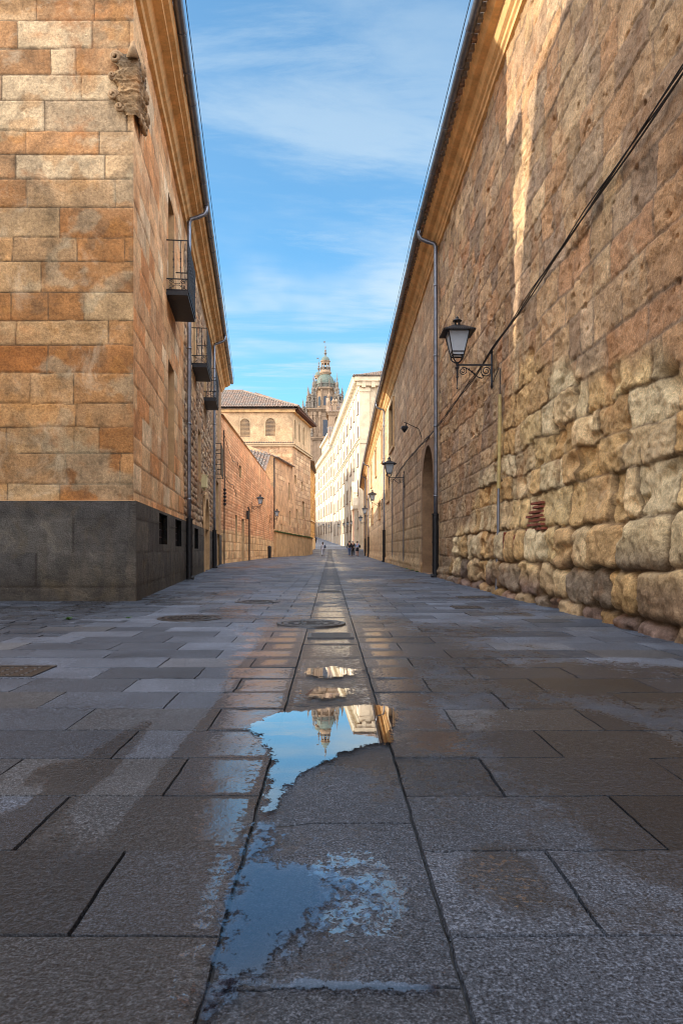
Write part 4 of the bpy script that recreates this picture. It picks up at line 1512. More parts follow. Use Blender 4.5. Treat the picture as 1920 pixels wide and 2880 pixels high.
# painted conduit and its thin lead to the lantern
m = MB()
m.tube([rpt(12.35, 0.13, 0.0), rpt(12.35, 0.10, 0.9), rpt(12.35, 0.09, 1.9)], 0.026, 8)
pole = thing('conduit_pipe', 'thin ochre painted conduit standing against the wall below the nearest lantern', 'pipe', (*rpt(12.35, 0.1), 0))
m.build('lower_pipe', M_ZINC, pole)
m = MB()
m.tube([rpt(12.35, 0.09, 1.9), rpt(12.35, 0.07, 2.8), rpt(12.38, 0.06, 3.55)], 0.030, 8)
m.tube([rpt(12.35, 0.09, 1.88), rpt(12.35, 0.09, 1.94)], 0.038, 8)
m.build('upper_pipe', M_POLE, pole)
m = MB()
m.tube([rpt(12.38, 0.06, 3.5), rpt(12.40, 0.05, 4.02), rpt(12.5, 0.05, 4.06), rpt(12.7, 0.06, 3.98), rpt(12.95, 0.06, 3.90)], 0.008, 5)
m.build('lead', M_CABLE, pole)
for y, zt in ((30.7, 4.1), (37.3, 4.4)):
    m = MB()
    m.tube([rpt(y, 0.05, 0), rpt(y, 0.05, 2.0), rpt(y, 0.05, zt)], 0.028, 6)
    lab = 'thin grey conduit rising to the second lantern on the right wall' if y < 35 else 'thin dark conduit on the right wall beyond the second lantern'
    tag(m.build('conduit_pipe', M_ZINC), lab, 'pipe')

# floodlight on an arm over the arched door
fl = thing('floodlight', 'small black floodlight on a thin arm over the arched doorway', 'floodlight', (*rpt(24.2, 0), 4.9))
m = MB()
m.tube([rpt(24.2, 0.0, 4.65), rpt(24.2, 0.06, 4.85), rpt(24.2, 0.12, 5.0), rpt(24.2, 0.55, 5.2), rpt(24.2, 0.62, 5.21)], 0.012, 6)
m.tube([rpt(24.2, 0.54, 5.2), rpt(24.2, 0.54, 5.08)], 0.02, 6)
m.build('arm', M_IRON, fl)
m = MB()
q = rpt(24.2, 0.60, 5.05)
m.box((q.x, q.y, q.z), (0.24, 0.2, 0.08), 0.1, 0.7)
m.lathe([(0.15, 0.0), (0.13, -0.06), (0.02, -0.17)], (q.x, q.y, q.z - 0.02), 4, 0.8)
m.build('lamp_head', M_IRON, fl)

# ------------------------------------------------------------------ street lanterns
def make_lantern(label):
    t = thing('wall_lantern', label, 'lantern', (0, 0, 0), 0, 'wall lanterns along the street', local=True)
    cx = 0.66
    m = MB()
    m.box((0.012, 0, -0.08), (0.024, 0.06, 0.60))
    m.lathe([(0.02, -0.05), (0.032, 0), (0.012, 0.05)], (0.012, 0, 0.25), 6)
    m.lathe([(0.005, -0.07), (0.03, 0), (0.02, 0.05)], (0.012, 0, -0.40), 6)
    m.box((cx / 2, 0, 0.0), (cx, 0.022, 0.030))
    m.tube(spiral((0.115, 0, -0.115), 0.105, 0.022, 0.5, -3.7 * math.pi, (X, Z), 34), 0.009, 6)
    m.tube(spiral((cx - 0.105, 0, -0.115), 0.075, 0.018, 2.4, 2.4 + 3.2 * math.pi, (X, Z), 30), 0.009, 6)
    m.tube([(0.20, 0, -0.18), (0.16, 0, -0.225), (0.20, 0, -0.25), (0.27, 0, -0.225), (0.34, 0, -0.165), (0.42, 0, -0.10), (0.50, 0, -0.055), (0.57, 0, -0.045)], 0.010, 6)
    for k, p in enumerate(((0.34, -0.165), (0.385, -0.125), (0.44, -0.085))):
        m.lathe([(0.008, -0.022), (0.022, 0), (0.008, 0.022)], (p[0], 0, p[1]), 8)
    m.lathe([(0.004, -0.46), (0.014, -0.45), (0.014, -0.435), (0.005, -0.42), (0.010, -0.30), (0.016, -0.24), (0.034, -0.225), (0.016, -0.21), (0.022, -0.08), (0.036, -0.06), (0.036, -0.04), (0.022, -0.03), (0.03, 0.03), (0.012, 0.06)], (cx, 0, 0), 10)
    m.build('bracket', M_IRON, t, smooth=False)
    f = MB()
    b, tp, zb, zt = 0.105, 0.195, 0.17, 0.60
    q = lambda k, z: [(cx + sx * (b + (tp - b) * k), sy * (b + (tp - b) * k), z) for sx, sy in ((-1, -1), (1, -1), (1, 1), (-1, 1))]
    lo, mid, hi = q(0, zb), q(0.14, zb + 0.06), q(1, zt)
    for i in range(4):
        f.tube([lo[i], hi[i]], 0.011, 6)
        for ring in (lo, mid, hi):
            f.tube([ring[i], ring[(i + 1) % 4]], 0.011, 6)
        f.tube([lo[i], (cx + (lo[i][0] - cx) * 0.8, lo[i][1] * 0.8, 0.10), (cx + (lo[i][0] - cx) * 0.35, lo[i][1] * 0.35, 0.05), (cx, 0, 0.03)], 0.013, 6)
    f.build('frame', M_IRON, t)
    g = MB()
    q2 = lambda k, z: [(cx + sx * (b + (tp - b) * k - 0.004), sy * (b + (tp - b) * k - 0.004), z) for sx, sy in ((-1, -1), (1, -1), (1, 1), (-1, 1))]
    a1, a2 = q2(0, zb), q2(1, zt)
    g.add(a1 + a2, [(i, (i + 1) % 4, 4 + (i + 1) % 4, 4 + i) for i in range(4)])
    g.build('glass', M_LTGT, t)
    r = MB()
    r.lathe([(0.40, 0.590), (0.40, 0.612), (0.115, 0.735), (0.07, 0.745)], (cx, 0, 0), 4, math.pi / 4)
    for k in range(15):
        for s in (-1, 1):
            p = -0.27 + 0.54 * k / 14
            r.lathe([(0.016, -0.012), (0.016, 0.012)], (cx + p, s * 0.283, 0.60), 6)
            r.lathe([(0.016, -0.012), (0.016, 0.012)], (cx + s * 0.283, p, 0.60), 6)
    for k in range(4):
        a = k * math.pi / 2 + 0.4
        r.tube([(cx + 0.05 * math.cos(a), 0.05 * math.sin(a), 0.73), (cx + 0.05 * math.cos(a), 0.05 * math.sin(a), 0.82)], 0.014, 6)
    r.lathe([(0.085, 0.82), (0.09, 0.83), (0.05, 0.86), (0.03, 0.875), (0.03, 0.89), (0.018, 0.905), (0.002, 0.925)], (cx, 0, 0), 14)
    r.build('cap', M_IRON, t)
    return t


lan0 = make_lantern('black iron lantern nearest the viewer on the right wall, beside the conduit')
lan_spots = [((*rpt(13.1, 0.03), 4.27), math.pi, None),
             ((*rpt(30.6, 0.03), 3.95), math.pi, 'black iron lantern on the right wall just past the arched doorway'),
             ((*rpt(47.4, 0.03), 3.95), math.pi, 'black iron lantern third along the right wall, beside the second downpipe'),
             ((*rpt(65.5, 0.03), 4.0), math.pi, 'black iron lantern fourth along the right wall'),
             ((*rpt(85.5, 0.03), 4.1), math.pi, 'black iron lantern at the far end of the right wall'),
             ((-5.82, 51.8, 4.0), 0.0, 'black iron lantern on the brick wall at the left'),
             ((-5.80, 67.8, 3.85), 0.0, 'black iron lantern at the far end of the left brick wall')]


def lamp_line(Yq):
    return 4.8 - 0.058 * (Yq - 112)


for i, Yq in enumerate((119, 126.5, 136, 150, )):
    lan_spots.append(((lamp_line(Yq) - 0.05, Yq, gz(Yq) + 3.9), math.pi, ('dark lantern beside the red door of the cream facade', 'pale lantern on the shaded part of the cream facade', 'dark lantern next along the cream facade past the shaded windows', 'pale lantern near the far end of the nearer cream facade')[i]))
for i, Yq in enumerate((183, 200, 216, 236)):
    xq = 0.8 - 0.098 * (Yq - 180)
    lan_spots.append(((xq - 0.05, Yq, gz(Yq) + 3.9), math.pi, ('tiny lantern nearest on the farther cream facade', 'tiny lantern second along the farther cream facade', 'tiny lantern third along the farther cream facade', 'tiny lantern farthest up the street on the right')[i]))
for i, (p, rz, lab) in enumerate(lan_spots):
    o = lan0 if i == 0 else copy_tree(lan0)
    o.location = p
    o.rotation_euler = (0, 0, rz)
    if lab:
        o['label'] = lab
# ------------------------------------------------------------------ brick wall, convent, golden wall (left side, farther on)
G_BRK = [(214, 158, 112), (206, 148, 102), (220, 166, 120), (200, 142, 98)]
G_BST = [(206, 166, 118), (214, 172, 120), (198, 154, 106), (218, 180, 132)]
blb = Blocks(0, 36, 0, 9, (0.17, 0.20), (1.2, 3.2), 41)
blb2 = Blocks(0, 36, 0, 3, (0.42, 0.55), (0.6, 1.3), 42)
b1 = ashlar(blb, G_BRK, lin(168, 112, 76), joint=0.035, relief=0.02, wav=0.02, rough=0.012, seed=1, tint=0.08, off=0.01, lump=0.02)
b2 = ashlar(blb2, G_BST, lin(160, 120, 84), joint=0.03, relief=0.02, wav=0.03, rough=0.015, seed=2, tint=0.10, off=0.02, lump=0.03)


def brick_surf(s, z):
    d1, c1 = b1(s, z)
    d2, c2 = b2(s, z)
    w = sstep(1.7, 2.0, z + 0.25 * fbm(s * 0.5, z * 0.5, 2, 1) - 0.6 * sstep(20, 33, s) * 0)
    capb = sstep(7.05, 7.2, z)[:, None]
    c1 = c1 * (1 - 0.5 * capb) + np.array(lin(224, 160, 112)) * 0.5 * capb
    rep = (sstep(0.10, 0.20, fbm(s * 0.35 + 11, z * 0.22, 3, 3)))[:, None]
    c1 = c1 * (1 - 0.55 * rep) + np.array(lin(222, 172, 124)) * 0.55 * rep
    d1 = d1 - 0.10 * np.maximum(0, fbm(s * 0.9, z * 3.2, 4, 4) - 0.14)
    return d1 * w + d2 * (1 - w), c1 * w[:, None] + c2 * (1 - w[:, None])


bw = thing('brick_wall', 'tall orange brick garden wall on the left with small openings and a stone foot', 'wall', (-6, 55, 0))
BP = [(-5.93, 38.02), (-5.80, 72.3)]
sb = lambda y: (y - 38.02) * 1.00001
HBW = [(sb(a), sb(b), c, d) for a, b, c, d in ((45.4, 46.5, 5.6, 6.4), (43.6, 44.5, 1.2, 3.0))]
HBD = (sb(46.7), sb(48.0), 0.0, 2.9)
wall('brickwork', BP, -0.02, 8.2, M_BRK, bw, lines(0, 34.27, 0.14, [v for h in HBW + [HBD] for v in h[:2]]), lines(-0.02, 8.2, 0.045, [v for h in HBW + [HBD] for v in h[2:]]), brick_surf,
     holes=HBW + [HBD], fade=(False, False), ztop=([0, 10, 18, 26, 30, 30.6, 34.3], [8.2, 8.05, 7.95, 7.8, 7.6, 7.2, 7.1]))
for h in HBW:
    recess(bw, BP, 1, h, 0.3, M_JAMB, M_PANE)
recess(bw, BP, 1, HBD, 0.3, M_JAMB, M_DARK, name='door')
m = MB()
for y0, y1, z in ((38, 48, 8.12), (48, 56, 8.0), (56, 64, 7.85), (64, 68.5, 7.6)):
    m.add([(-5.80, y0, z + 0.05), (-5.80, y1, z - 0.05), (-6.4, y1, z + 0.1), (-6.4, y0, z + 0.2)], [(0, 1, 2, 3)])
m.build('coping', M_PLA, bw)
m = MB()
m.tube([(-5.74, 49.7, 0), (-5.74, 49.7, 2.0), (-5.74, 49.7, 3.6), (-5.72, 48.9, 3.75)], 0.05, 8)
m.box((-5.75, 48.9, 3.2), (0.14, 0.35, 0.6))
m.build('service_pipe', M_IRON, bw)
m = MB()
m.tube([(-5.84, 38.6, 0), (-5.84, 38.6, 3.2), (-5.84, 38.7, 4.6), (-5.86, 38.6, 7.4)], 0.035, 6)
for z in (3.3, 3.5, 3.7, 3.9, 4.1):
    m.lathe([(0.03, -0.08), (0.08, -0.03), (0.09, 0.04), (0.03, 0.09)], (-5.82, 38.62, z), 6)
tag(m.build('iron_bracket_pipe', M_IRON), 'dark iron pipe with knobbly fittings where stone house meets the brick wall', 'pipe')
m = MB()
for k in range(2):
    pts = []
    for i, (y, z) in enumerate(((38.6, 7.1), (40, 6.6), (42, 6.1), (44, 6.3), (45.2, 5.5)) if k == 0 else ((38.6, 4.9), (40.5, 4.6), (42, 4.7), (43.5, 4.1))):
        pts.append((-5.82, y, z))
    m.tube(pts, 0.014, 5)
tag(m.build('wall_wire', M_CABLE), 'thin drooping dark wires stapled to the brick wall', 'cable')

# low tiled outbuilding behind the brick wall
ob = thing('outbuilding', 'low outbuilding behind the brick wall showing only its sloping tiled roof', 'building', (-9, 64, 0))
m = MB()
tiled(m, (-11.5, 64.5, 8.7), (-6.15, 64.5, 7.4), (0, 7.7, 3.2), 8.3, pitch=0.33, r=0.16, step=0.6, seed=4)
m.build('roof', M_TILE, ob)
m = MB()
m.span((-11.4, 65.0, 0), (-6.3, 72.2, 7.2))
m.build('wall', M_PLA, ob)

convent = thing('convent', 'plastered convent block with arched lattice windows, hipped tile roof and a stone lower wing', 'building', (-10, 84, 0))
WP = [(-5.79, 72.35), (-2.53, 92.0)]
WL = math.hypot(3.26, 19.65)
sw = lambda y: (y - 72.35) / 19.65 * WL
G_CHU = [(204, 160, 116), (196, 150, 106), (212, 170, 124), (190, 146, 106)]
blc = Blocks(0, 22, 0, 18, (0.45, 0.6), (0.7, 1.6), 51)
c_st = ashlar(blc, G_CHU, lin(150, 112, 80), joint=0.04, relief=0.02, wav=0.03, rough=0.02, seed=1, tint=0.10, off=0.015, lump=0.02)
PLC = np.array(lin(198, 152, 110))


def conv_surf(s, z):
    d, c = c_st(s, z)
    q = np.clip(sstep(0.0, 0.12, fbm(s * 0.35, z * 0.35, 4, 2) + 0.16 + 0.6 * (sstep(3.5, 5.0, z) - 1) - 0.5 * sstep(9, 13, s)), 0, 1)
    c2 = PLC * (1 + 0.35 * fbm(s * 0.8, z * 0.8, 5, 3))[:, None]
    up = sstep(13.1, 13.2, z)
    q = np.maximum(q, up)
    c2 = c2 * (1 - up[:, None]) + np.array(lin(196, 158, 116)) * up[:, None] * (1 + 0.25 * fbm(s * 0.8, z * 0.8, 5, 3))[:, None]
    return d * (1 - q), c * (1 - q[:, None]) + c2 * q[:, None]


HC = [(sw(a), sw(b), c, d) for a, b, c, d in ((82.2, 83.1, 8.6, 9.6), (86.0, 87.0, 8.0, 9.2), (79.0, 79.8, 6.4, 8.4), (79.4, 80.2, 3.6, 5.2), (86.8, 88.0, 4.6, 6.8), (83.0, 84.0, 4.0, 5.6), (88.6, 89.2, 1.0, 1.9), (75.4, 76, 3.0, 3.6))]
HC0 = [h for h in HC]
wall('street_wall', WP, -0.02, 10.35, M_CHU, convent, lines(0, sw(80.97), 0.16, [v for h in HC for v in h[:2]]), lines(-0.02, 10.35, 0.08, [v for h in HC for v in h[2:]]), conv_surf, holes=[h for h in HC if h[1] < sw(80.97)], fade=(False, False))
HU = [(sw(a), sw(b), 13.9, 16.2) for a, b in ((82.0, 83.0), (84.4, 85.5), (87.0, 88.1))]
HC2 = [h for h in HC if h[0] > sw(80.97)] + HU
wall('street_wall', WP, -0.02, 17.1, M_CHU, convent, lines(sw(80.97), WL, 0.16, [v for h in HC2 for v in h[:2]]), lines(-0.02, 17.1, 0.08, [v for h in HC2 for v in h[2:]]), conv_surf, holes=HC2, fade=(False, False))
for h in HC:
    recess(convent, WP, 1, h, 0.3, M_JAMB, M_PANE)
for h in HU:
    recess(convent, WP, 1, h, 0.3, M_PLA, M_DARK)
    archway(convent, WP, 1, h, 15.4, 0.06, 0.28, M_PLA, name='window_arch', proud=0.01)
# wing: end facing the viewer, lean-to roof
m = MB()
m.add([(-9.5, 72.35, -0.02), (-5.79, 72.35, -0.02), (-5.79, 72.35, 10.4), (-6.5, 72.35, 10.8), (-9.5, 72.35, 12)], [(0, 1, 2, 3, 4)])
m.build('wing_wall', M_CHU, convent)
m = MB()
wd = Vector((3.26, 19.65, 0)).normalized()
a = Vector((-5.79, 72.35, 10.35)) - wd * 0.25 + X * 0.3
tiled(m, a, Vector((-5.79, 72.35, 10.3)) + wd * 8.9 + X * 0.3, (-wd.y * 0.9, wd.x * 0.9, 0.35), 4.5, pitch=0.3, r=0.14, step=0.6, seed=6)
m.build('wing_roof', M_TILE, convent)
m = MB()
m.tube([(-5.75, 72.25, 10.3), (-5.75, 72.25, 5), (-5.75, 72.25, 2.9)], 0.07, 8)
m.build('downpipe', M_IRON, convent)
# front of the main block (faces the viewer), with two arched lattice windows
FP = [(-21, 81.0), (-4.34, 81.0)]
HF = [(21 - 10.46, 21 - 9.26, 13.9, 16.05), (21 - 7.5, 21 - 6.3, 13.95, 16.1), (21 - 13.6, 21 - 12.4, 13.9, 16.05)]
wall('front_wall', FP, 6.0, 17.1, M_CHU, convent, lines(0, 16.66, 0.10, [v for h in HF for v in h[:2]]), lines(6.0, 17.1, 0.08, [v for h in HF for v in h[2:]] + [13.2]), conv_surf, holes=HF, fade=(False, False))
for h in HF:
    recess(convent, FP, 1, h, 0.25, M_PLA, M_PANE, grille=(0.10, 9, 13), bar=(0.022, M_JAMB))
    archway(convent, FP, 1, h, 15.45, 0.05, 0.24, M_PLA, name='window_arch', proud=0.008)
m = MB()
sp0 = Vector((-4.34, 81.0, 0))
se0 = Vector((-2.53, 92.0, 0))
sn = Vector((wd.y, -wd.x, 0))
for z0, z1, o in ((12.75, 13.0, 0.22), (13.0, 13.12, 0.32)):
    m.add([Vector((-21, 81 - o, z0)), Vector((-4.34 + o, 81 - o, z0)), Vector((-4.34 + o, 81 - o, z1)), Vector((-21, 81 - o, z1)),
           Vector((-21, 81.05, z0)), Vector((-4.34 - 0.05, 81.05, z0)), Vector((-4.34 - 0.05, 81.05, z1 + 0.05)), Vector((-21, 81.05, z1 + 0.05))],
          [(0, 1, 2, 3), (4, 5, 1, 0), (3, 2, 6, 7)])
    p = [sp0 + sn * o - wd * o, se0 + sn * o, se0 - sn * 0.05, sp0 - sn * 0.05]
    m.add([q + Z * z0 for q in p] + [q + Z * z1 for q in p], [(0, 1, 5, 4), (3, 2, 1, 0), (4, 5, 6, 7), (1, 2, 6, 5)])
m.build('string_course', M_PLA, convent)
m = MB()
for k in range(60):
    x = -20.8 + 0.28 * k
    m.tube([(x, 80.66, 13.17), (x, 81.02, 13.27)], 0.10, 6)
m.build('ledge_tiles', M_TILE, convent)
m = MB()
m.span((-21, 80.7, 16.75), (-4.0, 81.02, 17.05))
p = [sp0 + sn * 0.3 - wd * 0.3, se0 + sn * 0.3, se0 - sn * 0.05, sp0 - sn * 0.05]
m.add([q + Z * 16.8 for q in p] + [q + Z * 17.1 for q in p], [(0, 1, 5, 4), (3, 2, 1, 0), (1, 2, 6, 5)])
m.build('cornice', M_COR, convent)
m = MB()
ER, EB = Vector((-3.6, 80.3, 17.25)), Vector((-1.75, 92.4, 17.15))
p = [sp0 + sn * 0.8 - wd * 0.5, se0 + sn * 0.8 + wd * 0.2, se0 - sn * 0.02 + wd * 0.2, sp0 - sn * 0.02]
m.add([q + Z * 17.0 for q in p] + [q + Z * 17.22 for q in p], [(0, 1, 5, 4), (3, 2, 1, 0), (1, 2, 6, 5), (4, 5, 6, 7)])
for k in range(20):
    q = sp0 + wd * (0.2 + 0.55 * k)
    m.add([q + sn * 0.0 + wd * u + Z * z for z in (16.82, 16.99) for u in (-0.07, 0.07)] + [q + sn * 0.7 + wd * u + Z * z for z in (16.86, 16.99) for u in (-0.07, 0.07)],
          [(0, 1, 5, 4), (4, 5, 7, 6), (0, 4, 6, 2), (1, 3, 7, 5)])
m.build('eave_timber', M_WOOD, convent)
m = MB()
upF = Vector((0, 6.6, 3.3))
tiled(m, (-21, 80.35, 17.2), ER, upF, upF.length, tA=0, tB=17.4 - 7.2, pitch=0.30, r=0.14, step=0.7, seed=8)
upS = Vector((-6.8, 1.0, 3.3))
tiled(m, ER, EB, upS, upS.length, tA=6.3, tB=6.8, pitch=0.30, r=0.14, step=0.7, seed=9)
m.tube([ER + Z * 0.08, Vector((-10.8, 86.95, 20.55))], 0.16, 8)
m.tube([(-21, 86.95, 20.6), (-10.8, 86.95, 20.6)], 0.16, 8)
m.add([(-21, 80.4, 17.06), (-3.7, 80.4, 17.06), (-1.9, 92.3, 17.0), (-21, 92.3, 17.0), (-21, 86.9, 20.35), (-10.8, 86.9, 20.35)], [(0, 1, 5, 4), (1, 2, 5), (3, 4, 5, 2), (0, 3, 2, 1)])
m.build('roof', M_TILE, convent)
m = MB()
m.add([(-21, 81, 0), (-21, 98, 0), (-21, 98, 17), (-21, 81, 17)], [(0, 1, 2, 3)])
m.add([(-2.53, 92, 0), (-21, 98, 0), (-21, 98, 17), (-2.53, 92, 17)], [(3, 2, 1, 0)])
m.add([(-21, 98, 17.2), (-2.0, 92.4, 17.2), (-10.8, 86.9, 20.5), (-21, 86.9, 20.5)], [(0, 1, 2, 3)])
m.build('rear_wall', M_CHU, convent)
m = MB()                                                            # battered foot with a mossy top
a, b = Vector((-5.79, 72.35, 0)), se0
for lo in (0,):
    m.add([a + sn * 0.28, b + sn * 0.30, b + sn * 0.26 + Z * 2.25, a + sn * 0.24 + Z * 2.6, a, b, b + Z * 2.35, a + Z * 2.75], [(0, 1, 2, 3), (3, 2, 6, 7), (4, 0, 3, 7), (1, 5, 6, 2)])
m.build('plinth', M_CHU, convent)
for o in (bpy.data.objects['plinth'],):
    ca = o.data.color_attributes.new('Col', 'FLOAT_COLOR', 'POINT')
    ca.data.foreach_set('color', np.tile([*lin(186, 148, 104), 1], len(o.data.vertices)).astype(np.float32))
m = MB()
for k in range(70):
    q = a + (b - a) * (k / 69) + sn * 0.2 + Z * (2.66 - 0.36 * k / 69)
    m.box((q.x, q.y, q.z + random.uniform(-0.02, 0.03)), (0.3, 0.34, random.uniform(0.06, 0.14)), 0.1)
m.build('moss_capping', M_MOSS, convent)
for nm in [q.name for q in bpy.data.objects if q.name.startswith(('wing_wall', 'rear_wall', 'end_wall')) and q.active_material is M_CHU]:
    o = bpy.data.objects[nm]
    ca = o.data.color_attributes.new('Col', 'FLOAT_COLOR', 'POINT')
    ca.data.foreach_set('color', np.tile([*lin(200, 156, 112), 1], len(o.data.vertices)).astype(np.float32))

gold = thing('golden_house', 'deep golden stone house with a plain side wall just past the convent', 'house', (-6, 104, 0))
GP = [(-3.30, 98.5), (-2.45, 114.0)]
G_GOLD = [(214, 156, 84), (206, 146, 72), (220, 166, 96), (196, 134, 62)]
blo = Blocks(0, 20, 0, 14, (0.4, 0.5), (0.6, 1.2), 61)
g_s = ashlar(blo, G_GOLD, lin(170, 116, 60), joint=0.05, relief=0.02, wav=0.03, rough=0.02, seed=2, tint=0.10, off=0.02, lump=0.03)
wall('side_wall', GP, 0.0, 13.2, M_ORA, gold, lines(0, 15.52, 0.18), lines(0.0, 13.2, 0.09), g_s, fade=(False, False))
m = MB()
m.add([(-3.3, 98.5, 0), (-3.3, 98.5, 13.2), (-15, 98.5, 13.2), (-15, 98.5, 0)], [(0, 1, 2, 3)])
m.add([(-2.45, 114, 0), (-15, 114, 0), (-15, 114, 13.2), (-2.45, 114, 13.2)], [(0, 1, 2, 3)])
m.build('end_wall', M_PLA, gold)
m = MB()
m.add([(-2.2, 98.3, 13.25), (-2.2 + 0.05, 114.2, 13.25), (-9, 114.2, 15.5), (-9, 98.3, 15.5)], [(0, 1, 2, 3)])
m.add([(-3.1, 98.3, 13.22), (-2.25, 114.2, 13.22), (-2.6, 114.2, 13.12), (-3.45, 98.3, 13.12)], [(0, 1, 2, 3)])
m.build('roof', M_TILE, gold)
m = MB()
a, b = Vector((-3.3, 98.5, 0)), Vector((-2.45, 114, 0))
for z0, z1, o in ((5.1, 5.3, 0.14), (0.0, 2.6, 0.1)):
    p = [a + X * o, b + X * o, b - X * 0.05, a - X * 0.05]
    m.add([q + Z * z0 for q in p] + [q + Z * z1 for q in p], [(0, 1, 5, 4), (3, 2, 1, 0), (4, 5, 6, 7), (0, 4, 7, 3), (1, 2, 6, 5)])
m.build('string_course', M_COR, gold)

# houses along the left that shade the cream facades
def plain_house(label, x0, x1, y0, y1, z1, zb=0.0, name='house'):
    t = thing(name, label, 'house', ((x0 + x1) / 2, (y0 + y1) / 2, zb))
    m = MB()
    m.add([(x0, y0, zb), (x1, y0, zb), (x1, y1, zb), (x0, y1, zb), (x0, y0, z1), (x1, y0, z1), (x1, y1, z1), (x0, y1, z1)], [(0, 1, 5, 4), (1, 2, 6, 5), (2, 3, 7, 6), (3, 0, 4, 7)])
    m.build('wall', M_PLA, t)
    m = MB()
    xm, e, h = (x0 + x1) / 2, 0.5, (x1 - x0) * 0.12
    m.add([(x0 - e, y0 - e, z1), (x1 + e, y0 - e, z1), (x1 + e, y1 + e, z1), (x0 - e, y1 + e, z1), (xm, y0 + 4, z1 + h), (xm, y1 - 4, z1 + h)],
          [(0, 1, 4), (1, 2, 5, 4), (2, 3, 5), (3, 0, 4, 5), (3, 2, 1, 0)])
    m.build('roof', M_TILE, t)
    m = MB()
    for y in np.arange(y0 + 2, y1 - 1.5, 3.2):
        for z in np.arange(zb + 1.4, z1 - 2, 3.4):
            m.span((x1 - 0.02, y, z), (x1 + 0.03, y + 1.1, z + 1.7))
    m.build('shutter', M_WOOD, t)
    return t


plain_house('plain plastered house across the side lane on the left, its eave shading the street', -24, -8.9, -12, 8.15, 12.5)
plain_house('tall plastered house hidden behind the golden house', -18, -6.0, 118.5, 141, 19.0)
plain_house('plastered house farther up the left side of the street', -22, -8.5, 152, 236, 11.5, 1.0)

# ------------------------------------------------------------------ the two cream facades on the right
def facade(root, P0, P1, zt, cols, rows, band, depth_x, winw, zb=0.0, pil=()):
    path = [P0, P1]
    L = math.hypot(P1[0] - P0[0], P1[1] - P0[1])
    d = Vector((P1[0] - P0[0], P1[1] - P0[1], 0)).normalized()
    n = Vector((-d.y, d.x, 0))
    holes = []
    for r in rows:
        for c in cols:
            holes.append((c - winw / 2, c + winw / 2, r[0], r[1]))
    ss = lines(0, L, 1.0)
    ss = np.unique(np.round(np.concatenate([[0, L]] + [[h[0], h[1]] for h in holes]), 4))
    zs = np.unique(np.round(np.concatenate([[zb, zt]] + [[h[2], h[3]] for h in holes]), 4))
    wall('facade', path, zb, zt, M_FAC, root, ss, zs, lambda s, z: (np.zeros_like(s), np.full(s.shape + (3,), 0.7)), holes=holes, side=-1, fade=(False, False))
    for r in rows:
        src = None
        for c in cols:
            p = Vector((*P0, 0)) + d * c
            if src is None:
                h2 = r[1] - r[0]
                fb = MB()
                w = winw / 2
                for a0, a1, q0, q1 in ((-w - 0.2, -w, -0.22, h2 + 0.2), (w, w + 0.2, -0.22, h2 + 0.2), (-w, w, h2, h2 + 0.2), (-w, w, -0.22, 0)):
                    fb.span((-0.015, a0, q0), (0.3, a1, q1))
                fb.span((-0.16, -w - 0.3, -0.32), (0.05, w + 0.3, -0.22))
                o = fb.build('window', M_WIN, root)
                o.matrix_parent_inverse = Matrix()
                pb = MB()
                pb.span((0.22, -w, 0), (0.25, w, h2))
                k = pb.build('pane', M_PANE, o)
                mb2 = MB()
                mb2.span((0.17, -0.04, 0), (0.215, 0.04, h2))
                for q in (0.33, 0.66):
                    mb2.span((0.17, -w, h2 * q - 0.03), (0.215, w, h2 * q + 0.03))
                k2 = mb2.build('glazing_bar', M_WOOD, o)
                src = (o, k, k2)
            else:
                o = src[0].copy()
                COL.objects.link(o)
                o.parent = root
                for kk in src[1:]:
                    q = kk.copy()
                    COL.objects.link(q)
                    q.parent = o
            o.matrix_parent_inverse = Matrix()
            o.location = p + Z * r[0] - LOCS[root.name][0]
            o.rotation_euler = (0, 0, math.atan2(d.y, d.x) - math.pi / 2)
    prof = [(-0.02, band - 0.25), (0.18, band - 0.2), (0.25, band), (0.42, band + 0.05), (0.42, band + 0.25), (-0.02, band + 0.45)]
    sweep('string_course', path, -1, prof, M_FAC2, root, n=30)
    ep = [(-0.02, zt - 1.5), (0.15, zt - 1.45), (0.2, zt - 1.1), (0.3, zt - 1.0), (0.35, zt - 0.5), (1.0, zt - 0.42), (1.1, zt - 0.1), (1.3, zt + 0.1), (-0.02, zt + 0.2)]
    sweep('cornice', path, -1, ep, M_FAC2, root, n=30)
    m = MB()
    for s in np.arange(0.4, L, 1.05):
        q = Vector((*P0, 0)) + d * s + n * 0.62
        m.box((q.x, q.y, zt - 0.62), (0.75, 0.42, 0.42), math.atan2(n.y, n.x))
    m.build('modillion', M_FAC2, root)
    m = MB()
    for s in pil:
        q = Vector((*P0, 0)) + d * s + n * 0.05
        m.box((q.x, q.y, (zb + zt - 1.5) / 2), (0.3, 0.7, zt - 1.5 - zb), math.atan2(n.y, n.x))
    m.build('pilaster', M_FAC, root)
    return path, d, n


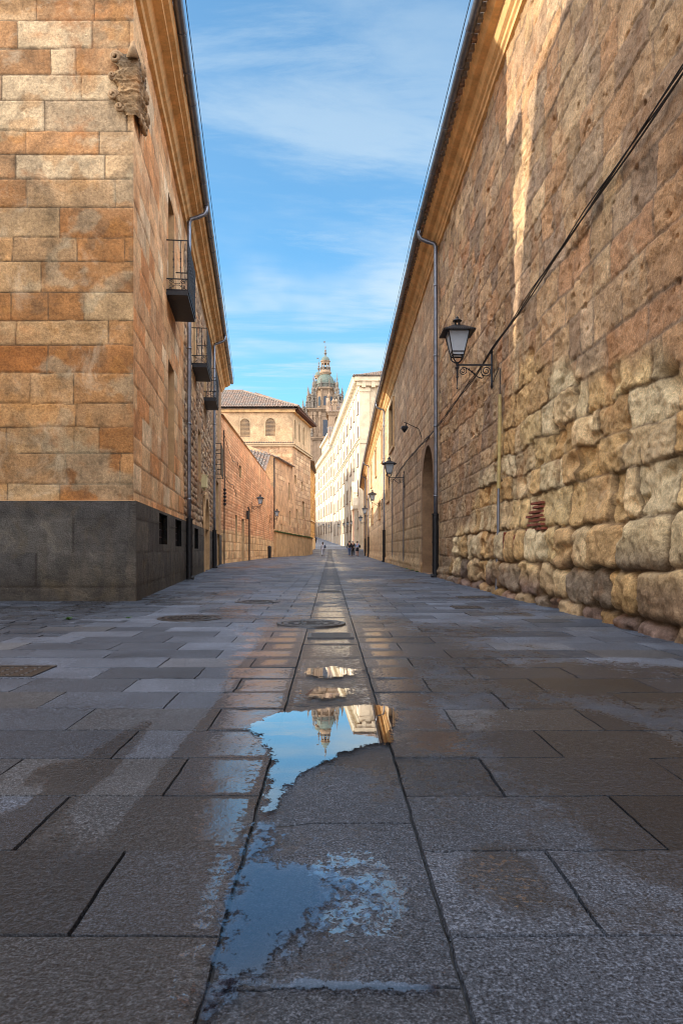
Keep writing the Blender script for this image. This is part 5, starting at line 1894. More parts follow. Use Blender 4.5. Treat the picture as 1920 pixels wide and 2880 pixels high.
A0, A1 = (4.85, 111.0), (1.0, 178.0)
fa = thing('cream_palace', 'tall cream stone palace on the right with many windows and a deep bracketed cornice', 'building', (8, 140, 0))
colsA = [1.2, 3.6, 10.0, 15.2, 17.3, 23.6, 25.8, 32.4, 34.6, 41.2, 43.4, 50.0, 52.2, 58.6, 60.8, 65.2]
facade(fa, A0, A1, 28.2, colsA, [(4.4, 6.9), (9.9, 12.1), (14.6, 16.5), (19.2, 20.9), (23.2, 25.0)], 18.2, 14, 1.1, 0.0, (0.4, 6.6, 12.6, 20.5, 29, 38, 46.6, 55.5, 66.6))
m = MB()                                                            # end facing the viewer: pilasters and panels
ye = 111.0
m.add([(4.85, ye, 0), (16, ye, 0), (16, ye, 28.2), (4.85, ye, 28.2)], [(0, 1, 2, 3)])
m.build('end_wall', M_END, fa)
m = MB()
for x0, x1 in ((4.85, 6.35), (7.6, 8.1), (11.0, 12.5)):
    m.span((x0, ye - 0.22, 0), (x1, ye - 0.003, 26.7))
    m.span((x0 - 0.12, ye - 0.34, 17.7), (x1 + 0.12, ye - 0.003, 18.5))
    m.span((x0 - 0.1, ye - 0.34, 25.9), (x1 + 0.1, ye - 0.003, 26.4))
m.build('pilaster', M_END, fa)
m = MB()
m.span((4.0, ye - 0.9, 27.5), (16, ye + 0.02, 28.15))
m.span((4.3, ye - 0.6, 26.8), (16, ye + 0.02, 27.5))
m.span((4.6, ye - 0.36, 18.35), (16, ye + 0.02, 18.75))
for x in np.arange(5.1, 16, 1.5):
    m.span((x, ye - 0.75, 26.5), (x + 0.6, ye, 27.5))
m.build('end_cornice', M_END, fa)
m = MB()
dA = Vector((A1[0] - A0[0], A1[1] - A0[1], 0)).normalized()
upE = Vector((0, 6, 2.4))
tiled(m, (3.8, ye - 1.0, 28.3), (17, ye - 1.0, 28.3), upE, upE.length, tA=6.6, tB=6.7, pitch=0.36, r=0.17, step=0.9, seed=12)
c0, c1 = Vector((*A0, 28.35)) + Vector((-1.2, -1.0, 0)), Vector((*A1, 28.35)) + Vector((-1.2, 1, 0))
m.add([c0, c1, c1 + Vector((6, 0, 2.4)), c0 + Vector((6.5, 6, 2.4))], [(0, 1, 2, 3)])
for k in range(36):
    m.tube([(3.85 + 0.34 * k, ye - 1.08, 28.32), (3.85 + 0.34 * k, ye - 0.6, 28.5)], 0.14, 6)
m.build('roof', M_TILE, fa)
# portal with red door
por = Vector((*A0, 0)) + dA * 6.2
nA = Vector((-dA.y, dA.x, 0))
ra = math.atan2(nA.y, nA.x)
m = MB()
for s in (-1.9, 1.9):
    q = por + dA * s + nA * 0.25
    m.box((q.x, q.y, 4.2), (0.6, 0.8, 6.6), ra)
q = por + nA * 0.3
m.box((q.x, q.y, 7.8), (0.9, 5.2, 0.6), ra)
m.box((q.x, q.y, 9.2), (0.6, 2.6, 2.2), ra)
for s in (-1, 1):
    q = por + dA * (s * 1.2) + nA * 0.3
    m.add([por + dA * (s * 2.5) + nA * 0.75 + Z * 8.1, por + nA * 0.75 + Z * 12.2, por + nA * 0.75 + Z * 11.6, por + dA * (s * 1.6) + nA * 0.75 + Z * 8.1,
           por + dA * (s * 2.5) + Z * 8.1, por + Z * 12.2, por + Z * 11.6, por + dA * (s * 1.6) + Z * 8.1],
          [(0, 1, 2, 3), (0, 4, 5, 1), (2, 6, 7, 3), (1, 5, 6, 2)])
pr = m.build('portal', M_FAC2, fa)
m = MB()
q = por + nA * 0.06
m.box((q.x, q.y, 3.9), (0.1, 3.0, 6.6), ra)
for s in (-0.75, 0.75):
    for z in (2.2, 4.4):
        q = por + nA * 0.13 + dA * s
        m.box((q.x, q.y, z), (0.06, 1.0, 1.5), ra)
m.build('door', M_RED, pr)

B0, B1 = (0.85, 179.0), (-5.4, 243.0)
fb_ = thing('cream_college', 'farther cream stone college on the right with a set back attic under its own eaves', 'building', (6, 210, 2))
facade(fb_, B0, B1, 27.6, [3, 5.2, 11, 17, 19.2, 25.5, 27.7, 34, 36.2, 42.5, 44.7, 51, 57, 59.2], [(5.6, 8.0), (10.6, 13.2), (15.2, 17.4), (20.2, 22.4), (23.6, 25.2)], 18.6, 14, 1.1, 1.5, (0.4, 8, 14, 22.4, 31, 39.4, 48, 54, 63))
m = MB()
m.add([(0.85, 178.98, 0), (12, 178.98, 0), (12, 178.98, 27.6), (0.85, 178.98, 27.6)], [(0, 1, 2, 3)])
m.build('end_wall', M_COR, fb_)
m = MB()
upE = Vector((0, 4.5, 5.2))
m.add([(-0.3, 178.4, 27.8), (9, 178.4, 27.8), (9, 183, 33), (-0.7, 183, 33)], [(0, 1, 2, 3)])
tiled(m, (-0.3, 178.2, 27.8), (7, 178.2, 27.8), upE, upE.length, pitch=0.42, r=0.19, step=1.4, seed=14)
m.build('roof', M_TILE, fb_)
m = MB()
dB = Vector((B1[0] - B0[0], B1[1] - B0[1], 0)).normalized()
nB = Vector((-dB.y, dB.x, 0))
p0 = Vector((*B0, 0)) + dB * 4.5 - nB * 0.6
p1 = Vector((*B0, 0)) + dB * 40 - nB * 0.6
m.add([p0 + Z * 27.6, p1 + Z * 27.6, p1 + Z * 33, p0 + Z * 33, p0 - nB * 8 + Z * 27.6, p0 - nB * 8 + Z * 33, p1 - nB * 8 + Z * 33, p1 - nB * 8 + Z * 27.6], [(0, 1, 2, 3), (0, 3, 5, 4), (3, 2, 6, 5), (1, 7, 6, 2)])
at_ = m.build('attic', M_FAC, fb_)
m = MB()
for s in np.arange(2, 36, 4.2):
    q = p0 + dB * s + nB * 0.01
    m.box((q.x, q.y, 30.2), (0.08, 1.0, 2.0), math.atan2(nB.y, nB.x))
m.build('shutter', M_WOOD, at_)
sweep('attic_cornice', [(p0.x, p0.y), (p1.x, p1.y)], -1, [(-0.02, 32.3), (0.2, 32.4), (0.7, 32.6), (0.8, 33), (-0.02, 33.1)], M_FAC2, fb_, n=20)

# ------------------------------------------------------------------ church transept and tower
tr = thing('church_transept', 'church arm with tiled roof, open arch and a pediment topped by an urn', 'church', (3, 206, 4))
m = MB()
xl, yf = -0.4, 205.0
m.add([(xl, yf, 4), (xl + 1.9, yf, 4), (xl + 1.9, yf, 41), (xl, yf, 41)], [(0, 1, 2, 3)])
m.add([(xl + 3.9, yf, 4), (9, yf, 4), (9, yf, 41), (xl + 3.9, yf, 41)], [(0, 1, 2, 3)])
m.add([(xl + 1.9, yf, 4), (xl + 3.9, yf, 4), (xl + 3.9, yf, 36.2), (xl + 1.9, yf, 36.2)], [(0, 1, 2, 3)])
arc = [(xl + 2.9 + 1.0 * math.cos(a), 39.0 + 1.0 * math.sin(a)) for a in np.linspace(0, math.pi, 17)]
for (xa, za), (xb, zb_) in zip(arc[:-1], arc[1:]):
    m.add([(xa, yf, za), (xa, yf, 41), (xb, yf, 41), (xb, yf, zb_)], [(0, 1, 2, 3)])
    m.add([(xa, yf, za), (xb, yf, zb_), (xb, yf + 1.2, zb_), (xa, yf + 1.2, za)], [(0, 1, 2, 3)])
m.add([(xl + 1.9, yf, 36.2), (xl + 1.9, yf, 39), (xl + 1.9, yf + 1.2, 39), (xl + 1.9, yf + 1.2, 36.2)], [(0, 1, 2, 3)])
m.add([(xl + 3.9, yf, 36.2), (xl + 3.9, yf, 39), (xl + 3.9, yf + 1.2, 39), (xl + 3.9, yf + 1.2, 36.2)], [(3, 2, 1, 0)])
m.add([(xl + 1.9, yf + 1.2, 36.2), (xl + 3.9, yf + 1.2, 36.2), (xl + 3.9, yf + 1.2, 40), (xl + 1.9, yf + 1.2, 40)], [(0, 1, 2, 3)])
m.add([(xl, yf, 4), (xl, yf + 9, 4), (xl, yf + 9, 41), (xl, yf, 41)], [(3, 2, 1, 0)])
for z0, z1, o in ((40.4, 41.0, 0.35), (41.0, 41.4, 0.6), (35.4, 35.9, 0.3)):
    m.span((xl - o, yf - o, z0), (9, yf - 0.01, z1))
    m.span((xl - o, yf, z0), (xl - 0.01, yf + 9, z1))
for x in (xl + 0.25, xl + 1.45, xl + 4.2):
    m.span((x - 0.25, yf - 0.18, 20), (x + 0.35, yf - 0.005, 35.4))
m.build('wall', M_TOW, tr)
m = MB()
upT = Vector((0, 2.6, 2.9))
tiled(m, (xl + 0.2, yf - 0.6, 41.3), (9, yf - 0.6, 41.3), upT, upT.length, pitch=0.42, r=0.19, step=0.9, seed=15)
m.build('roof', M_TILE, tr)
m = MB()
for x in (xl - 0.5, xl + 0.1):
    pass
m.add([(xl - 0.7, yf - 0.7, 41.3), (xl - 0.7, yf + 4.5, 46.4), (xl - 0.7, yf + 9.7, 41.3), (xl + 0.2, yf - 0.7, 41.3), (xl + 0.2, yf + 4.5, 46.4), (xl + 0.2, yf + 9.7, 41.3)], [(0, 1, 4, 3), (1, 2, 5, 4), (2, 1, 0), (3, 4, 5)])
m.build('pediment', M_TOW, tr)
m = MB()
m.span((xl - 0.2, yf + 1.0, 43.0), (xl + 0.7, yf + 2.0, 44.3))
m.lathe([(0.5, 44.3), (0.55, 44.7), (0.25, 44.9), (0.2, 45.6), (0.5, 46.2), (0.42, 46.7), (0.15, 47.1), (0.05, 47.7)], (xl + 0.25, yf + 1.5, 0), 12)
m.span((xl + 1.1, yf - 0.5, 41.4), (xl + 2.4, yf + 0.3, 43.2))
m.lathe([(0.5, 43.2), (0.55, 43.5), (0.3, 43.7), (0.55, 44.3), (0.3, 44.8), (0.05, 45.2)], (xl + 1.45, yf - 0.1, 0), 10)
m.lathe([(0.5, 43.2), (0.55, 43.5), (0.3, 43.7), (0.55, 44.3), (0.3, 44.8), (0.05, 45.2)], (xl + 2.3, yf - 0.1, 0), 10)
m.build('urn', M_TOW, tr)


def pinnacle(m, x, y, z0, h, r, n=8):
    """a baroque spire: base block, drum with collar, bulb, needle"""
    m.box((x, y, z0 + h * 0.14), (r * 1.9, r * 1.9, h * 0.28))
    m.box((x, y, z0 + h * 0.30), (r * 2.5, r * 2.5, h * 0.045))
    m.lathe([(r * 0.8, z0 + h * 0.32), (r * 0.7, z0 + h * 0.50), (r * 1.05, z0 + h * 0.52), (r * 1.05, z0 + h * 0.55), (r * 0.45, z0 + h * 0.59), (r * 0.75, z0 + h * 0.66), (r * 0.5, z0 + h * 0.73), (r * 0.2, z0 + h * 0.76),
             (r * 0.34, z0 + h * 0.82), (r * 0.16, z0 + h * 0.87), (r * 0.05, z0 + h)], (x, y, 0), n)


def make_tower(label, loc):
    t = thing('bell_tower', label, 'tower', loc, 0, 'twin baroque church towers', local=True)
    H = 6.3
    m = MB()                                                        # lower shaft, flat pilasters
    m.box((0, 0, 14.5), (12.0, 12.0, 50.0))
    for sx in (-1, 1):
        for sy in (-1, 1):
            m.box((sx * 5.4, sy * 5.4, 14.5), (1.9, 1.9, 49.4))
            m.box((sx * 5.4, sy * 5.4, 36.6), (2.2, 2.2, 0.5))
    for s in (-2.2, 2.2):
        m.box((s, -6.05, 14.5), (1.2, 0.4, 49))
        m.box((-6.05, s, 14.5), (0.4, 1.2, 49))
    for i, o in enumerate((0.25, 0.5, 0.8)):
        m.box((0, 0, 38.4 + 0.35 * i), (12.4 + 2 * o, 12.4 + 2 * o, 0.345))
    m.build('shaft', M_TOW, t)
    m = MB()                                                        # belfry stage with coupled columns and niches
    m.box((0, 0, 44.4), (10.4, 10.4, 10.6))
    for fx, fy in ((0, -1), (-1, 0), (0, 1), (1, 0)):
        for s in (-4.7, -3.6, -1.9, 1.9, 3.6, 4.7):
            px, py = (s, fy * 5.5) if fx == 0 else (fx * 5.5, s)
            m.lathe([(0.50, 39.4), (0.50, 40.6), (0.36, 40.7), (0.34, 45.6), (0.52, 46.4), (0.52, 46.8)], (px, py, 0), 8)
            m.box((px, py, 40.0), (1.0, 1.0, 1.2))
            m.box((px, py, 47.5), (0.9, 0.9, 1.2))
        px, py = fx * 5.22, fy * 5.22
        m.box((px, py, 46.8), (2.9 if fx == 0 else 0.3, 0.3 if fx == 0 else 2.9, 0.5))
    for i, o in enumerate((0.3, 0.55, 0.9)):
        m.box((0, 0, 48.4 + 0.36 * i), (10.8 + 2 * o, 10.8 + 2 * o, 0.355))
    bel = m.build('belfry', M_TOW, t)
    m = MB()
    for fx, fy in ((0, -1), (-1, 0), (1, 0)):
        px, py = fx * 5.21, fy * 5.21
        m.box((px, py, 42.6), (1.6 if fx == 0 else 0.06, 0.06 if fx == 0 else 1.6, 5.6))
    m.build('opening', M_PANE, bel)
    for sx in (-1, 1):                                              # clustered spires on every corner, each a part
        for sy in (-1, 1):
            for (ox, oy, zb, h, r) in ((5.7, 5.7, 49.4, 7.0, 0.55), (4.5, 5.9, 49.4, 8.2, 0.5), (5.9, 4.5, 49.4, 8.2, 0.5), (4.1, 4.1, 49.4, 12.6, 0.75), (3.3, 5.2, 49.4, 6.4, 0.42), (5.2, 3.3, 49.4, 6.4, 0.42),
                                       (6.4, 6.4, 39.4, 5.0, 0.5), (6.5, 4.6, 39.4, 4.2, 0.4), (4.6, 6.5, 39.4, 4.2, 0.4)):
                m = MB()
                pinnacle(m, sx * ox, sy * oy, zb, h, r)
                m.build('pinnacle', M_TOWD, t)
            a = Vector((sx * 4.1, sy * 4.1, 55.5))
            b = Vector((sx * 2.6, sy * 2.6, 57.4))
            m = MB()
            m.tube([a, (a + b) / 2 - Z * 0.7, b], [0.35, 0.3, 0.25], 6)
            m.build('flying_scroll', M_TOWD, t)
    m = MB()                                                        # octagonal drum
    o8 = math.pi / 8
    m.lathe([(3.5, 49.4), (3.5, 50.6), (3.2, 50.8), (3.2, 56.1), (3.5, 56.4), (3.95, 56.7), (3.95, 57.2)], (0, 0, 0), 8, o8)
    for k in range(8):
        a = o8 + k * math.pi / 4
        m.lathe([(0.42, 49.4), (0.42, 50.8), (0.28, 51), (0.26, 55.4), (0.40, 55.9), (0.42, 56.6)], (3.25 * math.cos(a), 3.25 * math.sin(a), 0), 8)
    drum = m.build('drum', M_TOW, t)
    m = MB()
    for k in range(8):
        a = k * math.pi / 4
        c = Vector((2.93 * math.cos(a), 2.93 * math.sin(a), 0))
        u = Vector((-math.sin(a), math.cos(a), 0)) * 0.62
        v = Vector((math.cos(a), math.sin(a), 0)) * 0.06
        pts = [c - u + v + Z * 50.9, c + u + v + Z * 50.9] + [c + u * math.cos(q) + v + Z * (53.6 + 0.62 * math.sin(q)) for q in np.linspace(0, math.pi, 9)]
        m.add(pts, [tuple(range(len(pts)))])
    m.build('opening', M_PANE, drum)

    def balustrade(r, z, h, n, posts):
        m = MB()
        m.lathe([(r - 0.12, z), (r + 0.12, z), (r + 0.12, z + 0.16), (r - 0.12, z + 0.16)], (0, 0, 0), 8, o8)
        m.lathe([(r - 0.14, z + h - 0.2), (r + 0.14, z + h - 0.2), (r + 0.14, z + h), (r - 0.14, z + h)], (0, 0, 0), 8, o8)
        for k in range(8):
            a, b = o8 + k * math.pi / 4, o8 + (k + 1) * math.pi / 4
            p, q = Vector((r * math.cos(a), r * math.sin(a), 0)), Vector((r * math.cos(b), r * math.sin(b), 0))
            for i in range(1, n):
                c = p + (q - p) * i / n
                m.lathe([(0.06, z + 0.14), (0.11, z + h * 0.4), (0.05, z + h * 0.7), (0.08, z + h - 0.18)], (c.x, c.y, 0), 6)
            m.box((p.x, p.y, z + h * 0.55), (0.42, 0.42, h * 1.1), a)
            if posts:
                m.lathe([(0.2, z + h * 1.1), (0.26, z + h * 1.3), (0.12, z + h * 1.5), (0.22, z + h * 1.75), (0.10, z + h * 1.95), (0.14, z + h * 2.1), (0.02, z + h * 2.35)], (p.x, p.y, 0), 8)
        return m
    balustrade(3.75, 57.2, 1.45, 7, True).build('balustrade', M_TOWD, t)
    m = MB()
    prof = []
    for k in range(13):
        a = k / 12 * 1.25
        r0, z0 = 3.42 * math.cos(a * 0.98) ** 0.9, 57.6 + 4.9 * math.sin(a)
        a2 = (k + 1) / 12 * 1.25
        r1, z1 = 3.42 * math.cos(min(a2, 1.25) * 0.98) ** 0.9, 57.6 + 4.9 * math.sin(a2)
        prof += [(r0 + 0.07, z0), (r1 + 0.07, z1 - 0.03), (r1, z1)] if k < 12 else [(r0, z0)]
    m.lathe(prof, (0, 0, 0), 32)
    m.lathe([(3.0, 57.0), (3.42, 57.3), (3.42, 57.62)], (0, 0, 0), 32)
    m.build('dome', M_DOME, t)
    m = MB()
    m.lathe([(1.7, 62.1), (1.85, 62.4), (2.1, 62.6), (2.15, 63.0), (1.9, 63.4), (1.75, 63.75)], (0, 0, 0), 16)
    for k in range(8):
        a = o8 + k * math.pi / 4
        m.lathe([(0.26, 63.7), (0.26, 64.6), (0.20, 64.7), (0.20, 66.4), (0.28, 66.6)], (1.42 * math.cos(a), 1.42 * math.sin(a), 0), 8)
    m.lathe([(1.35, 66.0), (1.5, 66.05), (1.5, 66.6), (1.75, 66.8), (1.75, 67.05), (1.3, 67.1)], (0, 0, 0), 16)
    lt = m.build('lantern', M_TOW, t)
    balustrade(1.7, 63.7, 0.95, 4, False).build('lantern_balustrade', M_TOWD, t)
    m = MB()
    prof = []
    for k in range(7):
        a = k / 6 * 1.35
        prof += [(1.5 * math.cos(a) + 0.05, 67.0 + 1.75 * math.sin(a)), (1.5 * math.cos(min(1.35, a + 0.2)) + 0.03, 67.0 + 1.75 * math.sin(min(1.35, a + 0.2)))]
    m.lathe(prof, (0, 0, 0), 24)
    m.build('cupola', M_DOME, t)
    m = MB()
    m.lathe([(0.35, 68.6), (0.22, 69.0), (0.25, 69.3), (0.55, 69.8), (0.5, 70.0), (0.18, 70.2), (0.3, 70.6), (0.35, 70.8), (0.15, 71.1), (0.12, 71.5), (0.2, 71.9), (0.2, 72.2), (0.05, 72.4)], (0, 0, 0), 12)
    m.tube([(0, 0, 72.2), (0, 0, 74.2)], 0.04, 5)
    m.span((-0.75, -0.03, 73.6), (0.0, 0.03, 74.0))
    m.build('finial', M_TOWD, t)
    return t


tw = make_tower('baroque stone tower with green banded dome and balustrade at the end of the street', (-1.53, 245, 0))
tw2 = copy_tree(tw)
tw2.location = (-4.2, 266, 0)
tw2['label'] = 'second matching tower almost hidden behind the first, its spire and vane showing'
tag(MB().span((-12, 236, 3), (12, 252, 16)).build('church', M_TOW), 'plain stone church block under the twin towers', 'church')

# ------------------------------------------------------------------ manholes, gratings, bin, weeds
def cover(name, label, x, y, r, rz=0.0, group=None):
    t = thing(name, label, 'manhole', (x, y, 0.0), 0, group, local=True)
    m = MB()
    m.lathe([(r * 0.90, 0.0), (r * 0.90, 0.007), (r, 0.010), (r * 1.02, 0.009), (r * 1.04, -0.01)], (0, 0, 0), 48)
    m.build('rim', M_CAST, t)
    m = MB()
    m.lathe([(r * 0.86, -0.004), (r * 0.86, 0.006), (r * 0.84, 0.009), (r * 0.74, 0.009), (r * 0.73, 0.006)], (0, 0, 0), 48)
    for k in range(28):
        a = k * 2 * math.pi / 28
        m.box((r * 0.62 * math.cos(a), r * 0.62 * math.sin(a), 0.0075), (r * 0.16, r * 0.05, 0.006), a)
    for k in range(16):
        a = k * 2 * math.pi / 16
        m.box((r * 0.36 * math.cos(a), r * 0.36 * math.sin(a), 0.0075), (r * 0.2, r * 0.05, 0.006), a + math.pi / 2)
    m.lathe([(r * 0.2, 0.002), (r * 0.2, 0.009), (r * 0.15, 0.009), (r * 0.14, 0.006)], (0, 0, 0), 24)
    m.build('lid', M_CAST, t)
    return t


cover('manhole_cover', 'round iron manhole cover on the paving to the left, with a relief pattern', -1.62, 8.05, 0.36, group='round iron covers in the street')
cover('manhole_cover', 'round iron manhole cover lying across the central gutter line', -0.20, 7.50, 0.36, group='round iron covers in the street')
cover('manhole_cover', 'round iron manhole cover farther off on the left beside the gutter', -1.10, 10.6, 0.34, group='round iron covers in the street')


def plate(name, label, cat, x0, x1, y0, y1, slots=0, z=0.006):
    t = thing(name, label, cat, ((x0 + x1) / 2, (y0 + y1) / 2, 0))
    m = MB()
    f = 0.03
    for a, b in (((x0, y0), (x1, y0 + f)), ((x0, y1 - f), (x1, y1)), ((x0, y0 + f), (x0 + f, y1 - f)), ((x1 - f, y0 + f), (x1, y1 - f))):
        m.span((*a, z - 0.02), (*b, z + 0.002))
    m.build('frame', M_CAST, t)
    m = MB()
    if slots:
        for k in range(slots):
            y = y0 + f + (y1 - y0 - 2 * f) * (k + 0.5) / slots
            m.span((x0 + f, y - 0.009, z - 0.015), (x1 - f, y + 0.009, z))
    else:
        m.span((x0 + f + .004, y0 + f + .004, z - 0.02), (x1 - f - .004, y1 - f - .004, z - 0.001))
        for k in range(6):
            for j in range(5):
                x, y = x0 + (x1 - x0) * (k + 1) / 7, y0 + (y1 - y0) * (j + 1) / 6
                m.lathe([(0.022, z - 0.002), (0.018, z + 0.003), (0.008, z + 0.003)], (x, y, 0), 8)
    m.build('grate' if slots else 'lid', M_CAST, t)
    return t


plate('drain_grate', 'slotted drain grate set in the gutter just beyond the manhole cover across it', 'drain', -0.20, 0.22, 6.28, 6.62, 9, 0.004)
plate('drain_grate', 'slotted drain grate in the gutter well up the street', 'drain', -0.20, 0.22, 13.1, 13.5, 9, 0.004)
plate('access_cover', 'rectangular rusty brown iron cover at the left edge of the paving', 'cover', -2.5, -1.86, 4.35, 4.75)
plate('access_cover', 'small rectangular iron cover on the right, the farther of two near the stone wall', 'cover', 2.12, 2.72, 11.35, 11.75)
plate('access_cover', 'small rectangular iron cover on the right, the nearer of two near the stone wall', 'cover', 1.68, 2.08, 9.35, 9.75)

bn = thing('litter_bin', 'dark cylindrical litter bin standing at the foot of the brick wall', 'bin', (-5.45, 63, 0))
m = MB()
m.lathe([(0.17, 0.0), (0.17, 0.05), (0.15, 0.06), (0.16, 0.95)], (-5.45, 63, 0), 18)
m.build('body', M_IRON, bn)
m = MB()
m.lathe([(0.18, 0.95), (0.18, 1.0), (0.14, 1.08), (0.05, 1.12)], (-5.45, 63, 0), 18)
m.build('lid', M_IRON, bn)


def weed(x, y, n, h, label, seed):
    g = random.Random(seed)
    m = MB()
    for k in range(n):
        a = g.uniform(0, 2 * math.pi)
        l = g.uniform(0.5, 1) * h
        d = Vector((math.cos(a), math.sin(a), 0))
        s = Vector((-d.y, d.x, 0)) * (0.12 * l + 0.004)
        o = Vector((x + g.uniform(-.5, .5) * h, y + g.uniform(-.5, .5) * h, -0.005))
        p1 = o + d * l * 0.5 + Z * l * 0.45
        p2 = o + d * l + Z * l * g.uniform(0.2, 0.6)
        m.add([o - s * 0.3, o + s * 0.3, p1 + s, p1 - s, p2], [(0, 1, 2, 3), (3, 2, 4)])
    tag(m.build('weed', M_LEAF), label, 'plant')


weed(-3.62, 7.05, 60, 0.07, 'larger tuft of green weeds between the setts at the left', 1)
weed(-3.0, 8.0, 30, 0.05, 'small tuft of green weeds between the setts nearer the house corner', 2)
weed(-2.35, 8.1, 16, 0.04, 'tiny sprig of weeds at the edge of the setts', 3)
for i, y in enumerate((24.5, 26.2, 28.4)):
    q = rpt(y, 0.12)
    weed(q[0], q[1], 40, 0.10, ('weeds at the foot of the right wall just past the arched door', 'weeds at the foot of the right wall, middle clump', 'weeds at the foot of the right wall, farthest clump')[i], 5 + i)

# ------------------------------------------------------------------ people
def skin_mesh(name, joints, edges, mat, parent, sub=2, loc=(0, 0, 0)):
    """joints: name -> (x, y, z, radius); a continuous skinned surface"""
    names = list(joints)
    me = bpy.data.meshes.new(name)
    me.from_pydata([joints[k][:3] for k in names], [(names.index(a), names.index(b)) for a, b in edges], [])
    o = bpy.data.objects.new(name, me)
    COL.objects.link(o)
    o.modifiers.new('Skin', 'SKIN')
    for i, k in enumerate(names):
        r = joints[k][3]
        sv = me.skin_vertices[0].data[i]
        sv.radius = (r, r * (joints[k][4] if len(joints[k]) > 4 else 1))
        sv.use_root = (i == 0)
    md = o.modifiers.new('Sub', 'SUBSURF')
    md.levels = md.render_levels = sub
    me.materials.append(mat)
    dg = bpy.context.evaluated_depsgraph_get()
    new = bpy.data.meshes.new_from_object(o.evaluated_get(dg))
    o.modifiers.clear()
    o.data = new
    if not new.materials:
        new.materials.append(mat)
    for p in new.polygons:
        p.use_smooth = True
    attach(o, parent)
    return o


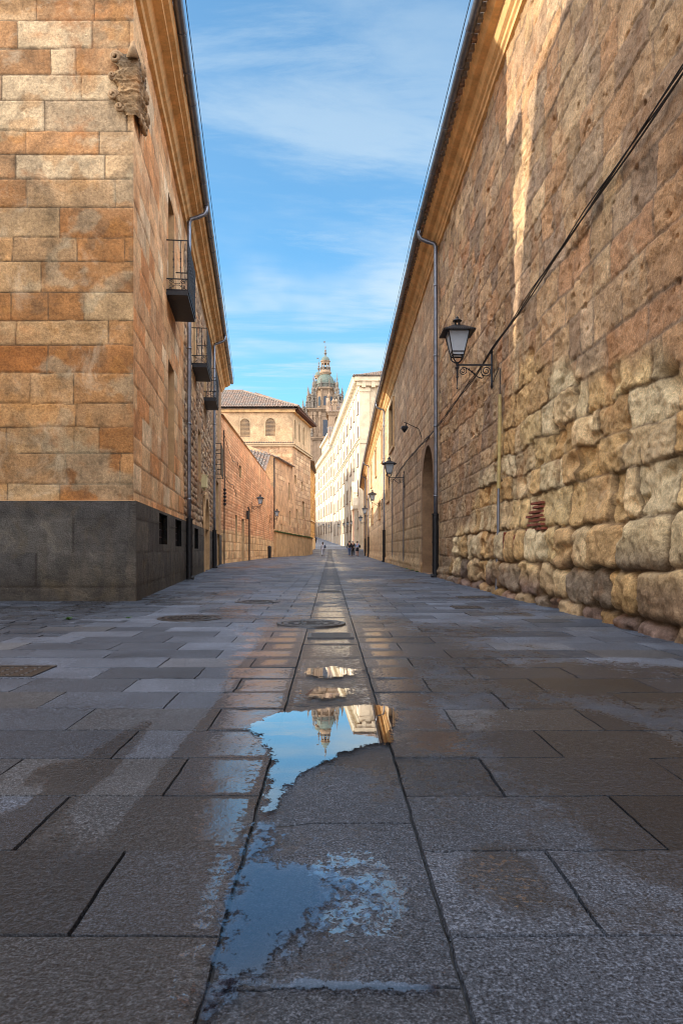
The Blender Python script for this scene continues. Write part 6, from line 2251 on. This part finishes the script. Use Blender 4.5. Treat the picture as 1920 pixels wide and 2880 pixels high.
def person(label, loc, h, top, legs, hair, stride=0.16, female=False, bag=None, skirt=False, coat=False, arm_fwd=0.1, long_hair=False, facing=0.0, bare_legs=False):
    t = thing('person', label, 'person', loc, facing, 'people walking away up the street', local=True)
    k = h / 1.72
    sh = (0.155 if female else 0.18)
    J = {'pelvis': (0, 0, 0.93, 0.13, 0.8), 'waist': (0, 0, 1.08, 0.115 if female else 0.13, 0.8), 'chest': (0, 0, 1.30, 0.135 if female else 0.15, 0.75), 'neck': (0, 0.01, 1.46, 0.055), 'jaw': (0, 0.03, 1.56, 0.07), 'skull': (0, 0.02, 1.645, 0.083), 'crown': (0, 0.01, 1.70, 0.05)}
    E = [('pelvis', 'waist'), ('waist', 'chest'), ('chest', 'neck'), ('neck', 'jaw'), ('jaw', 'skull'), ('skull', 'crown')]
    for s, n in ((-1, 'l'), (1, 'r')):
        f = stride * s
        J['hip' + n] = (s * 0.085, 0, 0.88, 0.092)
        J['knee' + n] = (s * 0.09, f * 0.7 + 0.03, 0.48, 0.058)
        J['ankle' + n] = (s * 0.09, f * 1.15 - (0.06 if f < 0 else 0), 0.09 + (0.05 if f < 0 else 0), 0.038)
        J['toe' + n] = (s * 0.10, f * 1.15 + 0.13, 0.035, 0.033)
        E += [('pelvis', 'hip' + n), ('hip' + n, 'knee' + n), ('knee' + n, 'ankle' + n), ('ankle' + n, 'toe' + n)]
        a = -f * 0.9 + arm_fwd * 0.5
        J['sho' + n] = (s * sh, 0, 1.40, 0.055)
        J['elb' + n] = (s * (sh + 0.055), a * 0.4, 1.12, 0.040)
        J['wri' + n] = (s * (sh + 0.065), a + 0.05, 0.88, 0.026)
        J['palm' + n] = (s * (sh + 0.065), a + 0.07, 0.81, 0.026)
        E += [('chest', 'sho' + n), ('sho' + n, 'elb' + n), ('elb' + n, 'wri' + n), ('wri' + n, 'palm' + n)]
        for q, (oy, dl) in enumerate(((-0.026, 0.062), (-0.009, 0.075), (0.009, 0.08), (0.026, 0.07))):
            J['f%s%d' % (n, q)] = (s * (sh + 0.058), a + 0.07 + oy, 0.79 - dl * 0.55, 0.009)
            J['g%s%d' % (n, q)] = (s * (sh + 0.044), a + 0.075 + oy, 0.79 - dl, 0.008)
            E += [('palm' + n, 'f%s%d' % (n, q)), ('f%s%d' % (n, q), 'g%s%d' % (n, q))]
        J['th' + n] = (s * (sh + 0.05), a + 0.115, 0.80, 0.010)
        E += [('palm' + n, 'th' + n)]
    # face
    J['nose'] = (0, 0.125, 1.60, 0.012)
    E += [('jaw', 'nose')]
    J = {q: (v[0] * k, v[1] * k, v[2] * k, v[3] * k) + tuple(v[4:]) for q, v in J.items()}
    skin_mesh('body', J, E, M_SKIN, t, 1)

    def garment(name, keep, grow, mat, tweak=None):
        JJ = {q: J[q][:3] + (J[q][3] + grow * k,) + tuple(J[q][4:]) for q in keep}
        if tweak:
            for q, v in tweak.items():
                JJ[q] = tuple(c * k for c in v[:4]) + tuple(v[4:])
        EE = [(a, b) for a, b in E if a in JJ and b in JJ]
        return skin_mesh(name, JJ, EE, mat, t, 1)
    tk = ['chest', 'waist', 'pelvis', 'shol', 'shor', 'elbl', 'elbr', 'wril', 'wrir']
    if coat:
        garment('jacket', tk, 0.022, top, {'pelvis': (0, 0, 0.86, 0.165, 0.85)})
    else:
        garment('shirt', tk, 0.016, top, {'pelvis': (0, 0, 0.97, 0.145, 0.85)})
    if skirt:
        m = MB()
        m.lathe([(0.13 * k, 1.02 * k), (0.165 * k, 0.9 * k), (0.20 * k, 0.62 * k), (0.19 * k, 0.60 * k)], (0, 0, 0), 20, 0, 1, 0.85)
        m.build('skirt', legs, t, smooth=True)
    else:
        garment('trousers', ['pelvis', 'hipl', 'hipr', 'kneel', 'kneer', 'anklel', 'ankler'], 0.020, legs)
    garment('shoe', ['anklel', 'toel'], 0.012, M_BLACKC)
    garment('shoe', ['ankler', 'toer'], 0.012, M_BLACKC)
    m = MB()
    m.lathe([(0.02, 1.745), (0.07, 1.73), (0.098, 1.68), (0.10, 1.63), (0.085, 1.575 if not long_hair else 1.5), (0.06, 1.54 if not long_hair else 1.36)], (0, -0.015 * k, 0), 16)
    o = m.build('hair', hair, t, smooth=True)
    for v in o.data.vertices:
        v.co *= k
    if bag:
        m = MB()
        bm, side, zz = bag
        if side == 0:
            m.lathe([(0.05, -0.2), (0.15, -0.17), (0.16, 0.0), (0.14, 0.16), (0.05, 0.2)], (0, -0.19 * k, 1.25 * k), 14, 0, 1.0, 0.55)
            for s in (-0.09, 0.09):
                m.tube([(s, -0.12, 1.43 * k), (s, 0.0, 1.49 * k), (s, 0.12, 1.38 * k), (s, 0.13, 1.2 * k)], 0.018, 6)
        else:
            m.lathe([(0.05, -0.17), (0.16, -0.15), (0.17, 0.02), (0.12, 0.13), (0.05, 0.16)], (side * 0.26, -0.08, zz), 14, 0, 0.7, 1.0)
            m.tube([(side * 0.24, -0.08, zz + 0.12), (side * 0.16, 0, 1.46 * k), (-side * 0.02, 0.10, 1.35 * k)], 0.016, 6)
        m.build('bag', bm, t, smooth=True)
    return t


person('woman in pale clothes with a dark shoulder bag, walking alone in mid street', (-0.82, 82, 0), 1.64, M_PALEC, M_PALEC, M_HAIRB, 0.10, True, (M_NAVY, 1, 1.12), coat=True, long_hair=True)
person('person in black jacket and blue jeans, leftmost of the three walking by the right wall', (2.18, 77, 0), 1.74, M_BLACKC, M_JEAN, M_HAIRB, 0.08, False, None, coat=True)
person('grey haired person dressed all in black, middle of the three walking by the right wall', (2.62, 79, 0), 1.74, M_BLACKC, M_BLACKC, M_HAIRG, 0.12, False, None, coat=True)
person('woman in light blue shirt and dark skirt with black bag, nearest right wall', (3.08, 78, 0), 1.70, M_BLUEC, M_BLACKC, M_HAIRB, 0.14, True, (M_BLACKC, 1, 1.15), skirt=True)
person('distant person in dark clothes with a backpack, farthest up the street', (-3.55, 176, gz(176)), 1.75, M_BLACKC, M_BLACKC, M_HAIRB, 0.14, False, (M_NAVY, 0, 0), coat=True)
